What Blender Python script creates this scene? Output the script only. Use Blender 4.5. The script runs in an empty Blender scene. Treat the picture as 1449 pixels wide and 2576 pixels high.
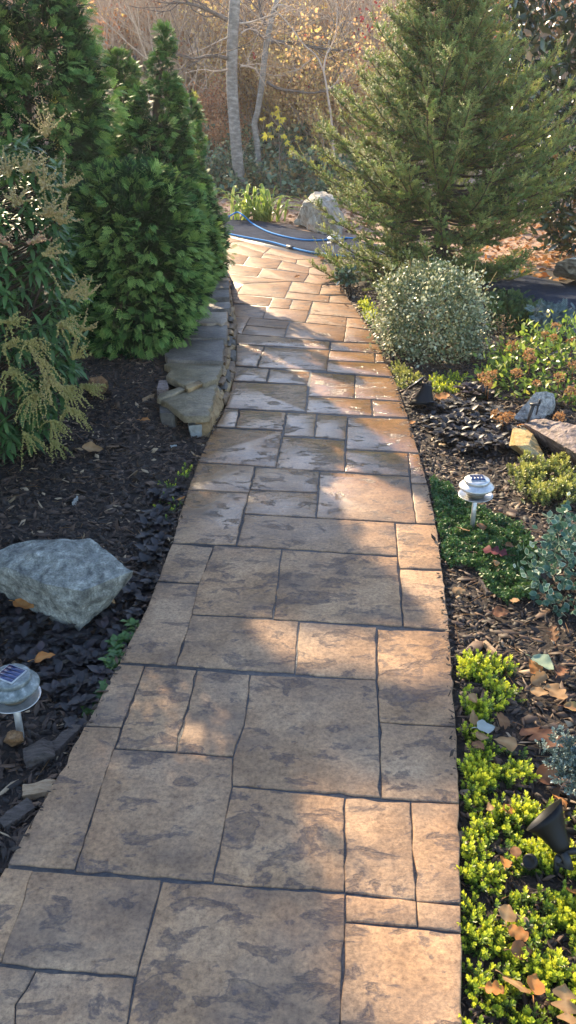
import bpy, bmesh, math, random
import numpy as np
from mathutils import Vector, noise as mnoise
from math import radians, sin, cos, pi
rng = np.random.default_rng(7)
random.seed(7)
S = bpy.context.scene
COL = S.collection

# ------------------------------------------------------------------ camera, sky, sun, exposure
H = 1.65                       # eye height above the path
FPX, CX, CY, YH = 2060.0, 724.5, 1288.0, 287.0
TH = math.atan((CY - YH) / FPX)
cd = bpy.data.cameras.new('camera')
cam = bpy.data.objects.new('camera', cd)
COL.objects.link(cam)
cam.location = (0, 0, H)
cam.rotation_euler = (pi / 2 - TH, 0, 0)
cd.sensor_fit = 'VERTICAL'
cd.angle_y = 2 * math.atan(CY / FPX)
cd.clip_start = 0.05
cd.clip_end = 500
S.camera = cam
SUN_AZ, SUN_EL = radians(25), radians(29)      # azimuth: degrees left of straight ahead
SUN = np.array([-sin(SUN_AZ) * cos(SUN_EL), cos(SUN_AZ) * cos(SUN_EL), sin(SUN_EL)])
w = bpy.data.worlds.new('World')
S.world = w
w.use_nodes = True
wt = w.node_tree
bg = wt.nodes['Background']
sky = wt.nodes.new('ShaderNodeTexSky')
sky.sky_type = 'NISHITA'
sky.sun_disc = False
sky.sun_elevation = SUN_EL
sky.sun_rotation = -SUN_AZ
sky.air_density = 1.0
sky.dust_density = 0.3
sky.ozone_density = 1.6
wt.links.new(sky.outputs[0], bg.inputs[0])
bg.inputs[1].default_value = 0.15
sl = bpy.data.lights.new('sun', 'SUN')
sl.energy = 4.6
sl.angle = radians(0.6)
sl.color = (1.0, 0.80, 0.52)
so = bpy.data.objects.new('sun', sl)
COL.objects.link(so)
so.rotation_euler = Vector(-SUN).to_track_quat('-Z', 'Y').to_euler()
S.view_settings.view_transform = 'Standard'
S.view_settings.look = 'None'
S.view_settings.exposure = 1.92
S.view_settings.gamma = 1
S.view_settings.use_curve_mapping = False
HAZE = 0.0011                 # density of the hazy air
S.cycles.volume_bounces = 0
S.cycles.max_bounces = 6
S.cycles.diffuse_bounces = 3
S.cycles.glossy_bounces = 2
S.cycles.transmission_bounces = 3
S.cycles.transparent_max_bounces = 4

# ------------------------------------------------------------------ surveying: sight lines of the camera -> points of the place
def ray(x, y):
    u, v = (x - CX) / FPX, (y - CY) / FPX
    return np.array([u, cos(TH) - v * sin(TH), -sin(TH) - v * cos(TH)])
def G(x, y, z=0.0):
    d = ray(x, y)
    return np.array([0, 0, H]) + d * ((z - H) / d[2])
def P(x, y, Y):
    d = ray(x, y)
    return np.array([0, 0, H]) + d * (Y / d[1])
def sstep(a, b, x):
    t = np.clip((x - a) / (b - a), 0, 1)
    return t * t * (3 - 2 * t)
def unit(a):
    a = np.asarray(a, float)
    return a / (np.linalg.norm(a, axis=-1, keepdims=True) + 1e-9)

# ------------------------------------------------------------------ mesh helpers
def build(name, parts, mat, parent=None, smooth=False):
    """parts: list of (V, [F...], var or None); joined into ONE mesh object"""
    Vs, Fs, vr, off = [], [], [], 0
    for p in parts:
        V = np.asarray(p[0], float).reshape(-1, 3)
        Vs.append(V)
        for F in p[1]:
            F = np.asarray(F, int)
            if len(F): Fs.append(F + off)
        vr.append(np.full(len(V), 0.5) if len(p) < 3 or p[2] is None else np.broadcast_to(np.asarray(p[2], float), (len(V),)))
        off += len(V)
    V = np.concatenate(Vs)
    me = bpy.data.meshes.new(name)
    me.vertices.add(len(V))
    me.vertices.foreach_set('co', V.astype(np.float32).ravel())
    tot = np.concatenate([np.full(len(F), F.shape[1]) for F in Fs])
    loops = np.concatenate([F.ravel() for F in Fs])
    me.loops.add(len(loops))
    me.loops.foreach_set('vertex_index', loops.astype(np.int32))
    me.polygons.add(len(tot))
    st = np.concatenate([[0], np.cumsum(tot)[:-1]])
    me.polygons.foreach_set('loop_start', st.astype(np.int32))
    if smooth:
        me.polygons.foreach_set('use_smooth', np.ones(len(tot), bool))
    me.update(calc_edges=True)
    at = me.attributes.new('var', 'FLOAT', 'POINT')
    at.data.foreach_set('value', np.concatenate(vr).astype(np.float32))
    me.materials.append(mat)
    o = bpy.data.objects.new(name, me)
    COL.objects.link(o)
    if parent is not None:
        o.parent = parent
        o.matrix_parent_inverse = parent.matrix_basis.inverted()
    return o
def from_bm(name, bm, mat, parent=None, smooth=False, loc=None):
    me = bpy.data.meshes.new(name)
    bm.to_mesh(me); bm.free()
    if smooth:
        me.polygons.foreach_set('use_smooth', np.ones(len(me.polygons), bool))
    me.materials.append(mat)
    o = bpy.data.objects.new(name, me)
    COL.objects.link(o)
    if parent is not None:
        o.parent = parent
        o.matrix_parent_inverse = parent.matrix_basis.inverted()
    return o
def tag(o, label=None, cat=None, group=None, kind=None):
    if label: o['label'] = label
    if cat: o['category'] = cat
    if group: o['group'] = group
    if kind: o['kind'] = kind
    return o
def thing(name, label, cat, loc=(0, 0, 0), group=None):
    o = bpy.data.objects.new(name, None)
    o.empty_display_size = 0.05
    COL.objects.link(o)
    o.location = [float(c) for c in loc]
    return tag(o, label, cat, group)
def dup(o, loc, rz, sc, label=None, group=None):
    c = o.copy(); COL.objects.link(c)
    c.location = [float(q) for q in loc]; c.rotation_euler = (0, 0, rz); c.scale = (sc, sc, sc)
    if label: c['label'] = label
    if group: c['group'] = group
    for ch in list(o.children):
        d = ch.copy(); COL.objects.link(d); d.parent = c
    return c
def frames(d, n=None):
    """matrices whose columns are (side, along d, normal)"""
    d = unit(d)
    if n is None: n = rng.normal(size=d.shape)
    n = n - d * np.sum(n * d, -1, keepdims=True)
    n = unit(n)
    s = np.cross(d, n)
    return np.stack([s, d, n], -1)
def inst(base, pos, M, scale, var=None):
    V, F = np.asarray(base[0], float), base[1]
    K, n = len(pos), len(V)
    sc = np.asarray(scale, float).reshape(K, -1)
    W = np.einsum('kij,knj->kni', M, V[None] * sc[:, None, :]) + np.asarray(pos)[:, None, :]
    idx = (np.arange(K) * n)[:, None, None]
    Fs = [(np.asarray(f)[None] + idx).reshape(-1, np.asarray(f).shape[1]) for f in F]
    b = np.asarray(base[2], float) if len(base) > 2 else np.zeros(n)
    vv = (np.zeros(K) if var is None else np.asarray(var))[:, None] + b[None]
    return (W.reshape(-1, 3), Fs, vv.ravel())
def tube(pts, rad, n=6, cap=True):
    pts = np.asarray(pts, float); K = len(pts)
    rad = np.broadcast_to(np.asarray(rad, float), (K,))
    t = np.gradient(pts, axis=0); t = unit(t)
    ref = np.array([0, 0, 1.0]) if abs(t[0][2]) < .9 else np.array([1.0, 0, 0])
    V = []
    for i in range(K):
        s = np.cross(t[i], ref); s /= np.linalg.norm(s) + 1e-9
        ref = np.cross(s, t[i])
        a = np.arange(n) * 2 * pi / n
        V.append(pts[i] + rad[i] * (np.cos(a)[:, None] * s + np.sin(a)[:, None] * ref))
    V = np.concatenate(V)
    i, j = np.meshgrid(np.arange(K - 1), np.arange(n), indexing='ij')
    a = i * n + j; b = i * n + (j + 1) % n
    F = [np.stack([a, b, b + n, a + n], -1).reshape(-1, 4)]
    if cap:
        F.append(np.array([list(range(n))[::-1]])); F.append(np.array([list(range((K - 1) * n, K * n))]))
    return (V, F)
def smooth_curve(pts, n):
    pts = np.asarray(pts, float)
    t = np.linspace(0, len(pts) - 1, n)
    out = []
    for q in t:
        i = min(int(q), len(pts) - 2); f = q - i
        p0, p1, p2, p3 = pts[max(i - 1, 0)], pts[i], pts[i + 1], pts[min(i + 2, len(pts) - 1)]
        out.append(.5 * ((2 * p1) + (-p0 + p2) * f + (2 * p0 - 5 * p1 + 4 * p2 - p3) * f * f + (-p0 + 3 * p1 - 3 * p2 + p3) * f ** 3))
    return np.array(out)
def lathe(prof, n=32, loc=(0, 0, 0), M=None):
    prof = np.asarray(prof, float); K = len(prof)
    a = np.arange(n) * 2 * pi / n
    V = np.stack([prof[:, 0, None] * np.cos(a), prof[:, 0, None] * np.sin(a), np.broadcast_to(prof[:, 1, None], (K, n))], -1).reshape(-1, 3)
    if M is not None: V = V @ np.asarray(M).T
    i, j = np.meshgrid(np.arange(K - 1), np.arange(n), indexing='ij')
    A = i * n + j; B = i * n + (j + 1) % n
    F = [np.stack([A, B, B + n, A + n], -1).reshape(-1, 4)]
    return (V + np.asarray(loc), F)
def box(c, s, M=None):
    V = np.array([[x, y, z] for x in (-1, 1) for y in (-1, 1) for z in (-1, 1)], float) * np.asarray(s) / 2
    if M is not None: V = V @ np.asarray(M).T
    F = [np.array([[0, 1, 3, 2], [4, 6, 7, 5], [0, 4, 5, 1], [2, 3, 7, 6], [0, 2, 6, 4], [1, 5, 7, 3]])]
    return (V + np.asarray(c), F)
def fbm(p, sc=1.0, o=3):
    return mnoise.fractal(Vector((float(p[0]) * sc, float(p[1]) * sc, float(p[2]) * sc)), 1.0, 2.0, o)
def inpoly(pts, poly):
    x, y = pts[:, 0], pts[:, 1]; poly = np.asarray(poly)[:, :2]
    r = np.zeros(len(pts), bool); j = len(poly) - 1
    for i in range(len(poly)):
        xi, yi = poly[i]; xj, yj = poly[j]
        c = ((yi > y) != (yj > y)) & (x < (xj - xi) * (y - yi) / (yj - yi + 1e-12) + xi)
        r ^= c; j = i
    return r

# ------------------------------------------------------------------ materials
def nodes(name):
    m = bpy.data.materials.new(name); m.use_nodes = True
    nt = m.node_tree
    return m, nt, nt.nodes, nt.links, nt.nodes['Principled BSDF']
def ramp(N, cols, interp='LINEAR'):
    r = N.new('ShaderNodeValToRGB')
    e = r.color_ramp.elements
    while len(e) < len(cols): e.new(0.5)
    for k, (p, c) in enumerate(cols):
        e[k].position = p; e[k].color = (c[0], c[1], c[2], 1)
    r.color_ramp.interpolation = interp
    return r
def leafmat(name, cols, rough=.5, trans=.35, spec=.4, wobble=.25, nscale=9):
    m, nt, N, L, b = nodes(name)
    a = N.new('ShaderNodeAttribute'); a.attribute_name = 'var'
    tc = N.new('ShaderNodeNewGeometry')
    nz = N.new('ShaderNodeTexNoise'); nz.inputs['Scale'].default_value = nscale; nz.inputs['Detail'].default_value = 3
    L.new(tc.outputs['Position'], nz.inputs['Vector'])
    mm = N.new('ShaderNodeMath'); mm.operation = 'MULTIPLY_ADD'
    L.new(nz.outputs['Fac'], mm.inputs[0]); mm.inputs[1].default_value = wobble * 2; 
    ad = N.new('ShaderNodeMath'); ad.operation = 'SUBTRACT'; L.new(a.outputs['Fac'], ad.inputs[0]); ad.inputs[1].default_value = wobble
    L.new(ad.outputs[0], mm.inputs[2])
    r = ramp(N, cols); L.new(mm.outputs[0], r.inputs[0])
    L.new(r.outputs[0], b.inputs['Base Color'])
    b.inputs['Roughness'].default_value = rough
    b.inputs['Specular IOR Level'].default_value = spec
    if trans > 0:
        t = N.new('ShaderNodeBsdfTranslucent'); L.new(r.outputs[0], t.inputs[0])
        mx = N.new('ShaderNodeMixShader'); mx.inputs[0].default_value = trans
        L.new(b.outputs[0], mx.inputs[1]); L.new(t.outputs[0], mx.inputs[2])
        L.new(mx.outputs[0], N['Material Output'].inputs[0])
    return m
def noisemat(name, cols, scale=8, detail=8, rough=.8, bump=.4, bscale=None, spec=.3, dist=.0, coord='Position', fine=None, stretch=None, bdist=.01):
    m, nt, N, L, b = nodes(name)
    if coord == 'Position':
        src = N.new('ShaderNodeNewGeometry').outputs['Position']
    else:
        src = N.new('ShaderNodeTexCoord').outputs['Object']
    if stretch:
        mp = N.new('ShaderNodeMapping'); mp.inputs['Scale'].default_value = stretch
        L.new(src, mp.inputs[0]); src = mp.outputs[0]
    nz = N.new('ShaderNodeTexNoise'); nz.inputs['Scale'].default_value = scale; nz.inputs['Detail'].default_value = detail
    nz.inputs['Roughness'].default_value = .65; nz.inputs['Distortion'].default_value = dist
    L.new(src, nz.inputs['Vector'])
    r = ramp(N, cols); L.new(nz.outputs['Fac'], r.inputs[0])
    out = r.outputs[0]
    if fine:
        f = N.new('ShaderNodeTexNoise'); f.inputs['Scale'].default_value = fine[0]; f.inputs['Detail'].default_value = 4
        L.new(src, f.inputs['Vector'])
        fr = ramp(N, [(.35, (fine[1],) * 3), (.65, (fine[2],) * 3)]); L.new(f.outputs['Fac'], fr.inputs[0])
        mx = N.new('ShaderNodeMix'); mx.data_type = 'RGBA'; mx.blend_type = 'MULTIPLY'; mx.inputs[0].default_value = 1
        L.new(out, mx.inputs[6]); L.new(fr.outputs[0], mx.inputs[7]); out = mx.outputs[2]
    L.new(out, b.inputs['Base Color'])
    b.inputs['Roughness'].default_value = rough; b.inputs['Specular IOR Level'].default_value = spec
    if bump:
        bn = N.new('ShaderNodeTexNoise'); bn.inputs['Scale'].default_value = bscale or scale * 3; bn.inputs['Detail'].default_value = 8
        bn.inputs['Roughness'].default_value = .6
        L.new(src, bn.inputs['Vector'])
        bb = N.new('ShaderNodeBump'); bb.inputs['Strength'].default_value = bump; bb.inputs['Distance'].default_value = bdist
        L.new(bn.outputs['Fac'], bb.inputs['Height']); L.new(bb.outputs[0], b.inputs['Normal'])
    return m
def plain(name, c, rough=.5, metal=0.0, spec=.5, bump=0, nvar=.25, nsc=30):
    m = noisemat(name, [(.3, tuple(q * (1 - nvar) for q in c)), (.7, tuple(min(1, q * (1 + nvar)) for q in c))], nsc, 6, rough, bump, 200, spec)
    m.node_tree.nodes['Principled BSDF'].inputs['Metallic'].default_value = metal
    return m

def stonemat():
    m, nt, N, L, b = nodes('stamped_concrete')
    pos = N.new('ShaderNodeNewGeometry').outputs['Position']
    oi = N.new('ShaderNodeObjectInfo')
    def noise(sc, det, src=pos, rough=.6, dist=0.):
        n = N.new('ShaderNodeTexNoise'); n.inputs['Scale'].default_value = sc; n.inputs['Detail'].default_value = det
        n.inputs['Roughness'].default_value = rough; n.inputs['Distortion'].default_value = dist
        L.new(src, n.inputs['Vector']); return n.outputs['Fac']
    def mix(f, a, c, mode='MIX'):
        x = N.new('ShaderNodeMix'); x.data_type = 'RGBA'; x.blend_type = mode
        if isinstance(f, float): x.inputs[0].default_value = f
        else: L.new(f, x.inputs[0])
        for s, q in ((6, a), (7, c)):
            if isinstance(q, tuple): x.inputs[s].default_value = (*q, 1)
            else: L.new(q, x.inputs[s])
        return x.outputs[2]
    def math(op, a, c=None, d=None):
        x = N.new('ShaderNodeMath'); x.operation = op
        for s, q in enumerate((a, c, d)):
            if q is None: continue
            if isinstance(q, (int, float)): x.inputs[s].default_value = q
            else: L.new(q, x.inputs[s])
        return x.outputs[0]
    def rmp(src, cols):
        r = ramp(N, cols); L.new(src, r.inputs[0]); return r.outputs[0]
    base = rmp(noise(3.2, 6), [(.3, (.225, .142, .085)), (.5, (.32, .208, .127)), (.72, (.40, .278, .178))])
    tint = rmp(oi.outputs['Random'], [(0, (.88, .86, .86)), (.5, (1, 1, 1)), (1, (1.06, 1.0, .93))])
    base = mix(1.0, base, tint, 'MULTIPLY')
    sp = rmp(noise(75, 5, rough=.8), [(.3, (.5, .48, .5)), (.5, (1, 1, 1)), (.72, (1.5, 1.45, 1.35))])
    base = mix(1.0, base, sp, 'MULTIPLY')
    sp2 = rmp(noise(22, 6, rough=.7), [(.3, (.72, .71, .74)), (.6, (1.08, 1.06, 1.03))])
    base = mix(1.0, base, sp2, 'MULTIPLY')
    # antiquing pigment lying in the slate dents; each stone has its own dents
    sh = N.new('ShaderNodeVectorMath'); sh.operation = 'MULTIPLY_ADD'
    cmb = N.new('ShaderNodeCombineXYZ'); L.new(math('MULTIPLY', oi.outputs['Random'], 37.), cmb.inputs[0]); L.new(math('MULTIPLY', oi.outputs['Random'], 91.), cmb.inputs[1])
    sh.inputs[1].default_value = (1.0, 1.7, 1.0); L.new(pos, sh.inputs[0]); L.new(cmb.outputs[0], sh.inputs[2])
    dn = noise(7.5, 9, sh.outputs[0], .64, .4)
    dn = math('MULTIPLY_ADD', oi.outputs['Random'], .045, math('ADD', dn, -.030))
    pit = rmp(dn, [(.565, (0, 0, 0)), (.64, (1, 1, 1))])
    breakup = rmp(noise(30, 5, rough=.7), [(.35, (.25,) * 3), (.6, (1,) * 3)])
    pm = mix(1.0, pit, breakup, 'MULTIPLY')
    ed = rmp(dn, [(.53, (0,) * 3), (.56, (1,) * 3), (.575, (1,) * 3), (.605, (0,) * 3)])
    pm2 = mix(.75, pm, ed, 'LIGHTEN')
    col = mix(math('MULTIPLY', pm2, .74), base, (.042, .043, .058))
    # large smoky areas of the same pigment
    smk = rmp(noise(2.6, 5, sh.outputs[0], .6, .2), [(.5, (0,) * 3), (.7, (.55,) * 3)])
    col = mix(smk, col, (.085, .07, .066))
    # still wet from hosing: the middle stretch of the path
    sx = N.new('ShaderNodeSeparateXYZ'); L.new(pos, sx.inputs[0])
    wob = math('MULTIPLY_ADD', noise(1.1, 4), 3.2, -1.6)
    yy = math('ADD', sx.outputs[1], wob)
    wet = rmp(math('MULTIPLY', yy, .1), [(.29, (0.05,) * 3), (.40, (1,) * 3), (.62, (.85,) * 3), (.76, (.12,) * 3)])
    pud = rmp(noise(2.0, 6), [(.3, (.55,) * 3), (.55, (1,) * 3)])
    wetp = mix(1.0, wet, pud, 'MULTIPLY')
    wc = mix(1.0, col, (.74, .62, .50), 'MULTIPLY')
    tone_down = rmp(math('MULTIPLY', yy, .1), [(.29, (0.05,) * 3), (.40, (.95,) * 3), (1.0, (.95,) * 3)])  # wet darkening, carried on to the far end against sun bleaching
    col = mix(tone_down, col, wc)
    L.new(col, b.inputs['Base Color'])
    rr = math('MULTIPLY_ADD', wetp, -.50, .6)
    L.new(rr, b.inputs['Roughness'])
    L.new(math('MULTIPLY_ADD', wetp, .6, .08), b.inputs['Specular IOR Level'])
    h = math('MULTIPLY_ADD', pit, -.9, math('MULTIPLY', noise(14, 7, sh.outputs[0], .65), 1.1))
    h = math('MULTIPLY_ADD', noise(150, 3), .22, h)
    bp = N.new('ShaderNodeBump'); bp.inputs['Strength'].default_value = .6; bp.inputs['Distance'].default_value = .007
    L.new(h, bp.inputs['Height']); L.new(bp.outputs[0], b.inputs['Normal'])
    return m
M_STONE = stonemat()
M_JOINT = noisemat('joint_pigment', [(.3, (.03, .03, .038)), (.7, (.085, .08, .08))], 60, 5, .45, .5, 120)
M_SOIL = noisemat('mulch_soil', [(.3, (.012, .009, .008)), (.6, (.035, .025, .02)), (.8, (.06, .042, .03))], 30, 8, .9, 1.0, 60)
M_LITTER = noisemat('leaf_litter_ground', [(.3, (.15, .085, .05)), (.5, (.32, .19, .12)), (.62, (.44, .29, .2)), (.75, (.5, .38, .29))], 11, 9, .9, 1.0, 25)
M_ASPH = noisemat('asphalt', [(.3, (.022, .028, .044)), (.7, (.046, .054, .076))], 3.5, 8, 1.0, .8, 160, .03, fine=(220, .6, 1.5))
def chipmat(name, cols, rough=.7):
    m = leafmat(name, cols, rough, 0, .35, .12, 70); return m
M_CHIP = chipmat('bark_chips', [(0, (.010, .008, .007)), (.4, (.034, .021, .015)), (.68, (.085, .048, .030)), (.88, (.16, .095, .058)), (1, (.3, .21, .13))], .65)
M_CONIF = leafmat('cypress_sprays', [(0, (.008, .026, .010)), (.4, (.036, .105, .03)), (.75, (.10, .21, .05)), (1, (.22, .33, .08))], .6, .25, .2)
M_CONIFY = leafmat('golden_cypress_sprays', [(0, (.03, .06, .015)), (.35, (.10, .14, .03)), (1, (.42, .4, .07))], .55, .35)
M_SPRUCE = leafmat('spruce_needles', [(0, (.02, .045, .02)), (.5, (.13, .20, .05)), (1, (.46, .48, .13))], .55, .33, .22)
M_SHOOT = noisemat('spruce_shoot_bark', [(.3, (.20, .12, .035)), (.7, (.34, .22, .07))], 30, 4, .7, 0)
M_BARK = noisemat('dark_bark', [(.3, (.035, .025, .02)), (.7, (.09, .065, .05))], 18, 8, .9, .8, 40, stretch=(1, 1, .25))
M_GREYBARK = noisemat('grey_bark', [(.3, (.10, .085, .07)), (.52, (.22, .19, .165)), (.7, (.38, .34, .30))], 7, 8, .85, .6, 30, stretch=(1, 1, 2.6))
M_TWIG = noisemat('twig_bark', [(.3, (.32, .22, .16)), (.7, (.56, .43, .33))], 12, 4, .85, 0)
M_TWIGD = noisemat('dark_twig_bark', [(.3, (.08, .06, .05)), (.7, (.17, .13, .11))], 12, 4, .85, 0)
M_PIERIS = leafmat('pieris_leaves', [(0, (.022, .06, .022)), (.5, (.06, .125, .04)), (1, (.13, .21, .06))], .45, .2, .3)
M_BUD = leafmat('pieris_buds', [(0, (.19, .20, .05)), (.45, (.32, .27, .09)), (.8, (.42, .32, .16)), (1, (.40, .22, .14))], .6, .15)
M_BALL = leafmat('euonymus_leaves', [(0, (.05, .085, .04)), (.45, (.18, .21, .10)), (.8, (.46, .45, .26)), (1, (.70, .66, .44))], .4, .25, .5)
M_VARI = leafmat('variegated_leaves', [(0, (.03, .075, .05)), (.5, (.06, .13, .085)), (.8, (.3, .38, .28)), (1, (.6, .64, .5))], .38, .2, .5, .12)
M_ABEL = leafmat('hydrangea_leaves', [(0, (.06, .12, .02)), (.4, (.16, .24, .035)), (.75, (.33, .38, .06)), (1, (.5, .42, .09))], .38, .45, .45)
M_ORHEAD = leafmat('dry_flower_heads', [(0, (.20, .08, .025)), (.5, (.38, .18, .06)), (1, (.52, .30, .13))], .7, .35)
M_SEDUM = leafmat('sedum_leaves', [(0, (.025, .06, .02)), (.4, (.09, .16, .025)), (.75, (.32, .40, .035)), (1, (.62, .62, .05))], .42, .35, .45, .14)
M_SEDUM2 = leafmat('olive_sedum_leaves', [(0, (.03, .06, .02)), (.4, (.10, .13, .03)), (.8, (.24, .27, .06)), (1, (.42, .40, .09))], .45, .35, .45, .14)
M_THYME = leafmat('thyme_leaves', [(0, (.02, .05, .015)), (.5, (.05, .115, .03)), (1, (.13, .22, .05))], .5, .25)
M_AJUGA = leafmat('black_bugleweed_leaves', [(0, (.010, .0095, .010)), (.55, (.024, .019, .021)), (.85, (.055, .033, .035)), (1, (.05, .075, .03))], .48, .08, .35)
M_GREENW = leafmat('weedy_leaves', [(0, (.03, .07, .02)), (.6, (.08, .15, .035)), (1, (.2, .26, .07))], .45, .25)
M_MAG = leafmat('magnolia_leaves', [(0, (.018, .03, .015)), (.45, (.045, .075, .025)), (.62, (.10, .08, .035)), (.8, (.28, .14, .05)), (1, (.38, .22, .09))], .25, .15, .6)
M_IVY = leafmat('ivy_leaves', [(0, (.03, .06, .03)), (.5, (.07, .12, .06)), (.85, (.22, .28, .14)), (1, (.35, .22, .08))], .3, .2, .5)
M_TANLEAF = leafmat('tan_shrub_leaves', [(0, (.36, .18, .07)), (.4, (.62, .38, .17)), (.75, (.74, .54, .26)), (1, (.80, .64, .16))], .6, .6)
M_RUSSET = leafmat('russet_leaves', [(0, (.20, .07, .03)), (.5, (.44, .19, .09)), (1, (.58, .33, .16))], .6, .55)
M_YELLEAF = leafmat('yellow_leaves', [(0, (.5, .34, .03)), (1, (.78, .68, .07))], .5, .5)
M_REDLEAF = leafmat('crimson_leaves', [(0, (.22, .02, .02)), (1, (.42, .05, .05))], .5, .45)
M_STRAP = leafmat('strap_leaves', [(0, (.12, .2, .03)), (.5, (.26, .36, .06)), (1, (.6, .58, .16))], .4, .45)
M_BLUE = leafmat('blue_spruce_needles', [(0, (.045, .075, .07)), (.6, (.11, .16, .155)), (1, (.24, .31, .30))], .5, .15)
def rockmat(name, a, b_, c, sc=24, d=(.05, .05, .05)):
    return noisemat(name, [(.28, d), (.42, a), (.58, b_), (.75, c)], sc, 10, .75, .7, sc * 2.2, .35, .4, fine=(150, .7, 1.25))
M_GRANITE = rockmat('grey_green_granite', (.10, .10, .09), (.20, .20, .175), (.40, .395, .365), 22, (.03, .031, .031))
M_PALEROCK = rockmat('pale_boulder', (.26, .22, .17), (.40, .34, .27), (.52, .46, .38), 9, (.14, .11, .08))
M_GREYROCK = rockmat('speckled_grey_rock', (.19, .185, .18), (.34, .325, .30), (.5, .48, .44), 40)
M_PINKROCK = rockmat('rough_brown_rock', (.12, .085, .07), (.22, .16, .14), (.34, .27, .23), 28, (.05, .035, .03))
M_YELROCK = rockmat('yellow_quartz_stone', (.36, .22, .07), (.46, .34, .17), (.5, .44, .34), 8, (.22, .15, .08))
M_RUSTROCK = rockmat('rusty_stone', (.10, .05, .02), (.17, .09, .04), (.22, .14, .08), 20)
M_CAP = [noisemat('cap_stone_' + n, [(.3, a), (.5, b_), (.7, c)], 7, 9, .55, 1.0, 20, .4, .6, fine=(90, .75, 1.2)) for n, a, b_, c in (
    ('olive', (.085, .062, .036), (.16, .12, .07), (.26, .195, .115)),
    ('slate', (.05, .04, .034), (.10, .08, .065), (.18, .145, .115)),
    ('tan', (.16, .11, .075), (.27, .2, .14), (.36, .28, .21)))]
M_FACE = [noisemat('face_stone_' + n, [(.3, a), (.5, b_), (.7, c)], 14, 9, .6, .9, 40, .4, .8) for n, a, b_, c in (
    ('ochre', (.13, .075, .03), (.24, .15, .07), (.34, .24, .13)),
    ('rust', (.08, .045, .025), (.15, .09, .05), (.24, .16, .1)),
    ('dark', (.04, .035, .03), (.075, .065, .055), (.13, .115, .1)))]
M_WHITE = noisemat('pale_stone', [(.3, (.17, .165, .15)), (.7, (.32, .31, .29))], 20, 8, .6, .6)
M_STEEL = noisemat('brushed_steel', [(.35, (.40, .40, .40)), (.65, (.56, .56, .56))], 60, 6, .38, .1, 200)
M_STEEL.node_tree.nodes['Principled BSDF'].inputs['Metallic'].default_value = .65
M_CLOUD = noisemat('weathered_clear_plastic', [(.35, (.06, .075, .075)), (.52, (.13, .15, .15)), (.7, (.34, .36, .36))], 38, 9, .35, .3, 120, .5)
M_PANEL = noisemat('solar_cells', [(.3, (.012, .017, .06)), (.7, (.035, .05, .13))], 25, 6, .18, .05, 100, .6)
M_PFRAME = plain('panel_frame', (.30, .32, .36), .4)
M_LENS = plain('smoked_lens', (.10, .085, .06), .3)
M_BLACK = plain('black_plastic', (.005, .005, .006), .5, spec=.22)
M_BLACKM = plain('dull_black_plastic', (.014, .014, .015), .55)
M_HOSE = plain('blue_hose', (.012, .19, .46), .75, spec=.12)
M_HOSED = plain('hose_coupling', (.015, .02, .03), .5)
M_WHITEP = plain('white_plastic', (.6, .6, .58), .45, nvar=.08)
M_DRY = [leafmat('dry_leaf_' + n, [(0, a), (.5, b_), (1, c)], .65, .3, .2, .42, 32) for n, a, b_, c in (
    ('tan', (.16, .085, .035), (.31, .18, .085), (.44, .29, .15)),
    ('brown', (.11, .05, .025), (.2, .095, .045), (.3, .16, .08)),
    ('orange', (.26, .09, .025), (.42, .17, .05), (.5, .26, .09)),
    ('maroon', (.07, .016, .02), (.13, .03, .035), (.19, .06, .05)),
    ('grey', (.24, .26, .25), (.36, .38, .36), (.48, .5, .48)),
    ('sage', (.17, .23, .16), (.24, .31, .22), (.32, .38, .28)),
    ('redbrown', (.10, .04, .02), (.19, .08, .04), (.29, .15, .075)),
    ('greenred', (.18, .2, .05), (.3, .18, .08), (.36, .12, .07)))]
DRY = dict(zip('tan brown orange maroon grey sage redbrown greenred'.split(), M_DRY))

# ------------------------------------------------------------------ ground and hill
def gz(x, y):
    x = np.asarray(x, float); y = np.asarray(y, float)
    z = -.04 + .012 * np.sin(x * 3.1 + y * 1.7) * np.sin(y * 2.3 - x)
    z = z + .13 * sstep(-.5, -.85, x) * sstep(4.0, 5.3, y) * (1 - sstep(9.0, 10.5, y))
    z = z + .05 * sstep(-1.0, -1.6, x) * (1 - sstep(4, 5, y))
    z = z + .05 * sstep(.9, 1.6, x) * (1 - sstep(5, 7, y))
    off = sstep(14.6 - .8 * x, 16.2 - .8 * x, y)
    z = z + .10 * off
    z = z + 1.0 * sstep(19.2, 23.0, y)
    h = np.maximum(y - 26, 0)
    z = z + .21 * h * sstep(26, 34, y) + .5 * np.sin(x * .21 + 1) * np.sin(y * .17) * sstep(28, 45, y)
    return z
xs = np.concatenate([np.linspace(-90, -6, 40), np.linspace(-5.8, 5.8, 80), np.linspace(6, 90, 40)])
ys = np.concatenate([np.linspace(-4, 0, 8), np.linspace(.2, 16, 100), np.linspace(16.3, 30, 46), np.linspace(31, 140, 60)])
gx, gy = np.meshgrid(xs, ys)
gzz = gz(gx, gy)
ni, nj = gx.shape
ii, jj = np.meshgrid(np.arange(ni - 1), np.arange(nj - 1), indexing='ij')
qa = (ii * nj + jj); GF = np.stack([qa, qa + 1, qa + nj + 1, qa + nj], -1).reshape(-1, 4)
ground = build('ground', [(np.stack([gx, gy, gzz], -1).reshape(-1, 3), [GF])], M_SOIL, smooth=True)
tag(ground, kind='structure')
ground.data.materials.append(M_LITTER)
fc = np.stack([gx, gy], -1).reshape(-1, 2)[GF].mean(1)
mi = ((fc[:, 1] > 13.6 - 1.15 * fc[:, 0]) | (fc[:, 1] > 15.0)).astype(np.int32)
ground.data.polygons.foreach_set('material_index', mi)

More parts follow.
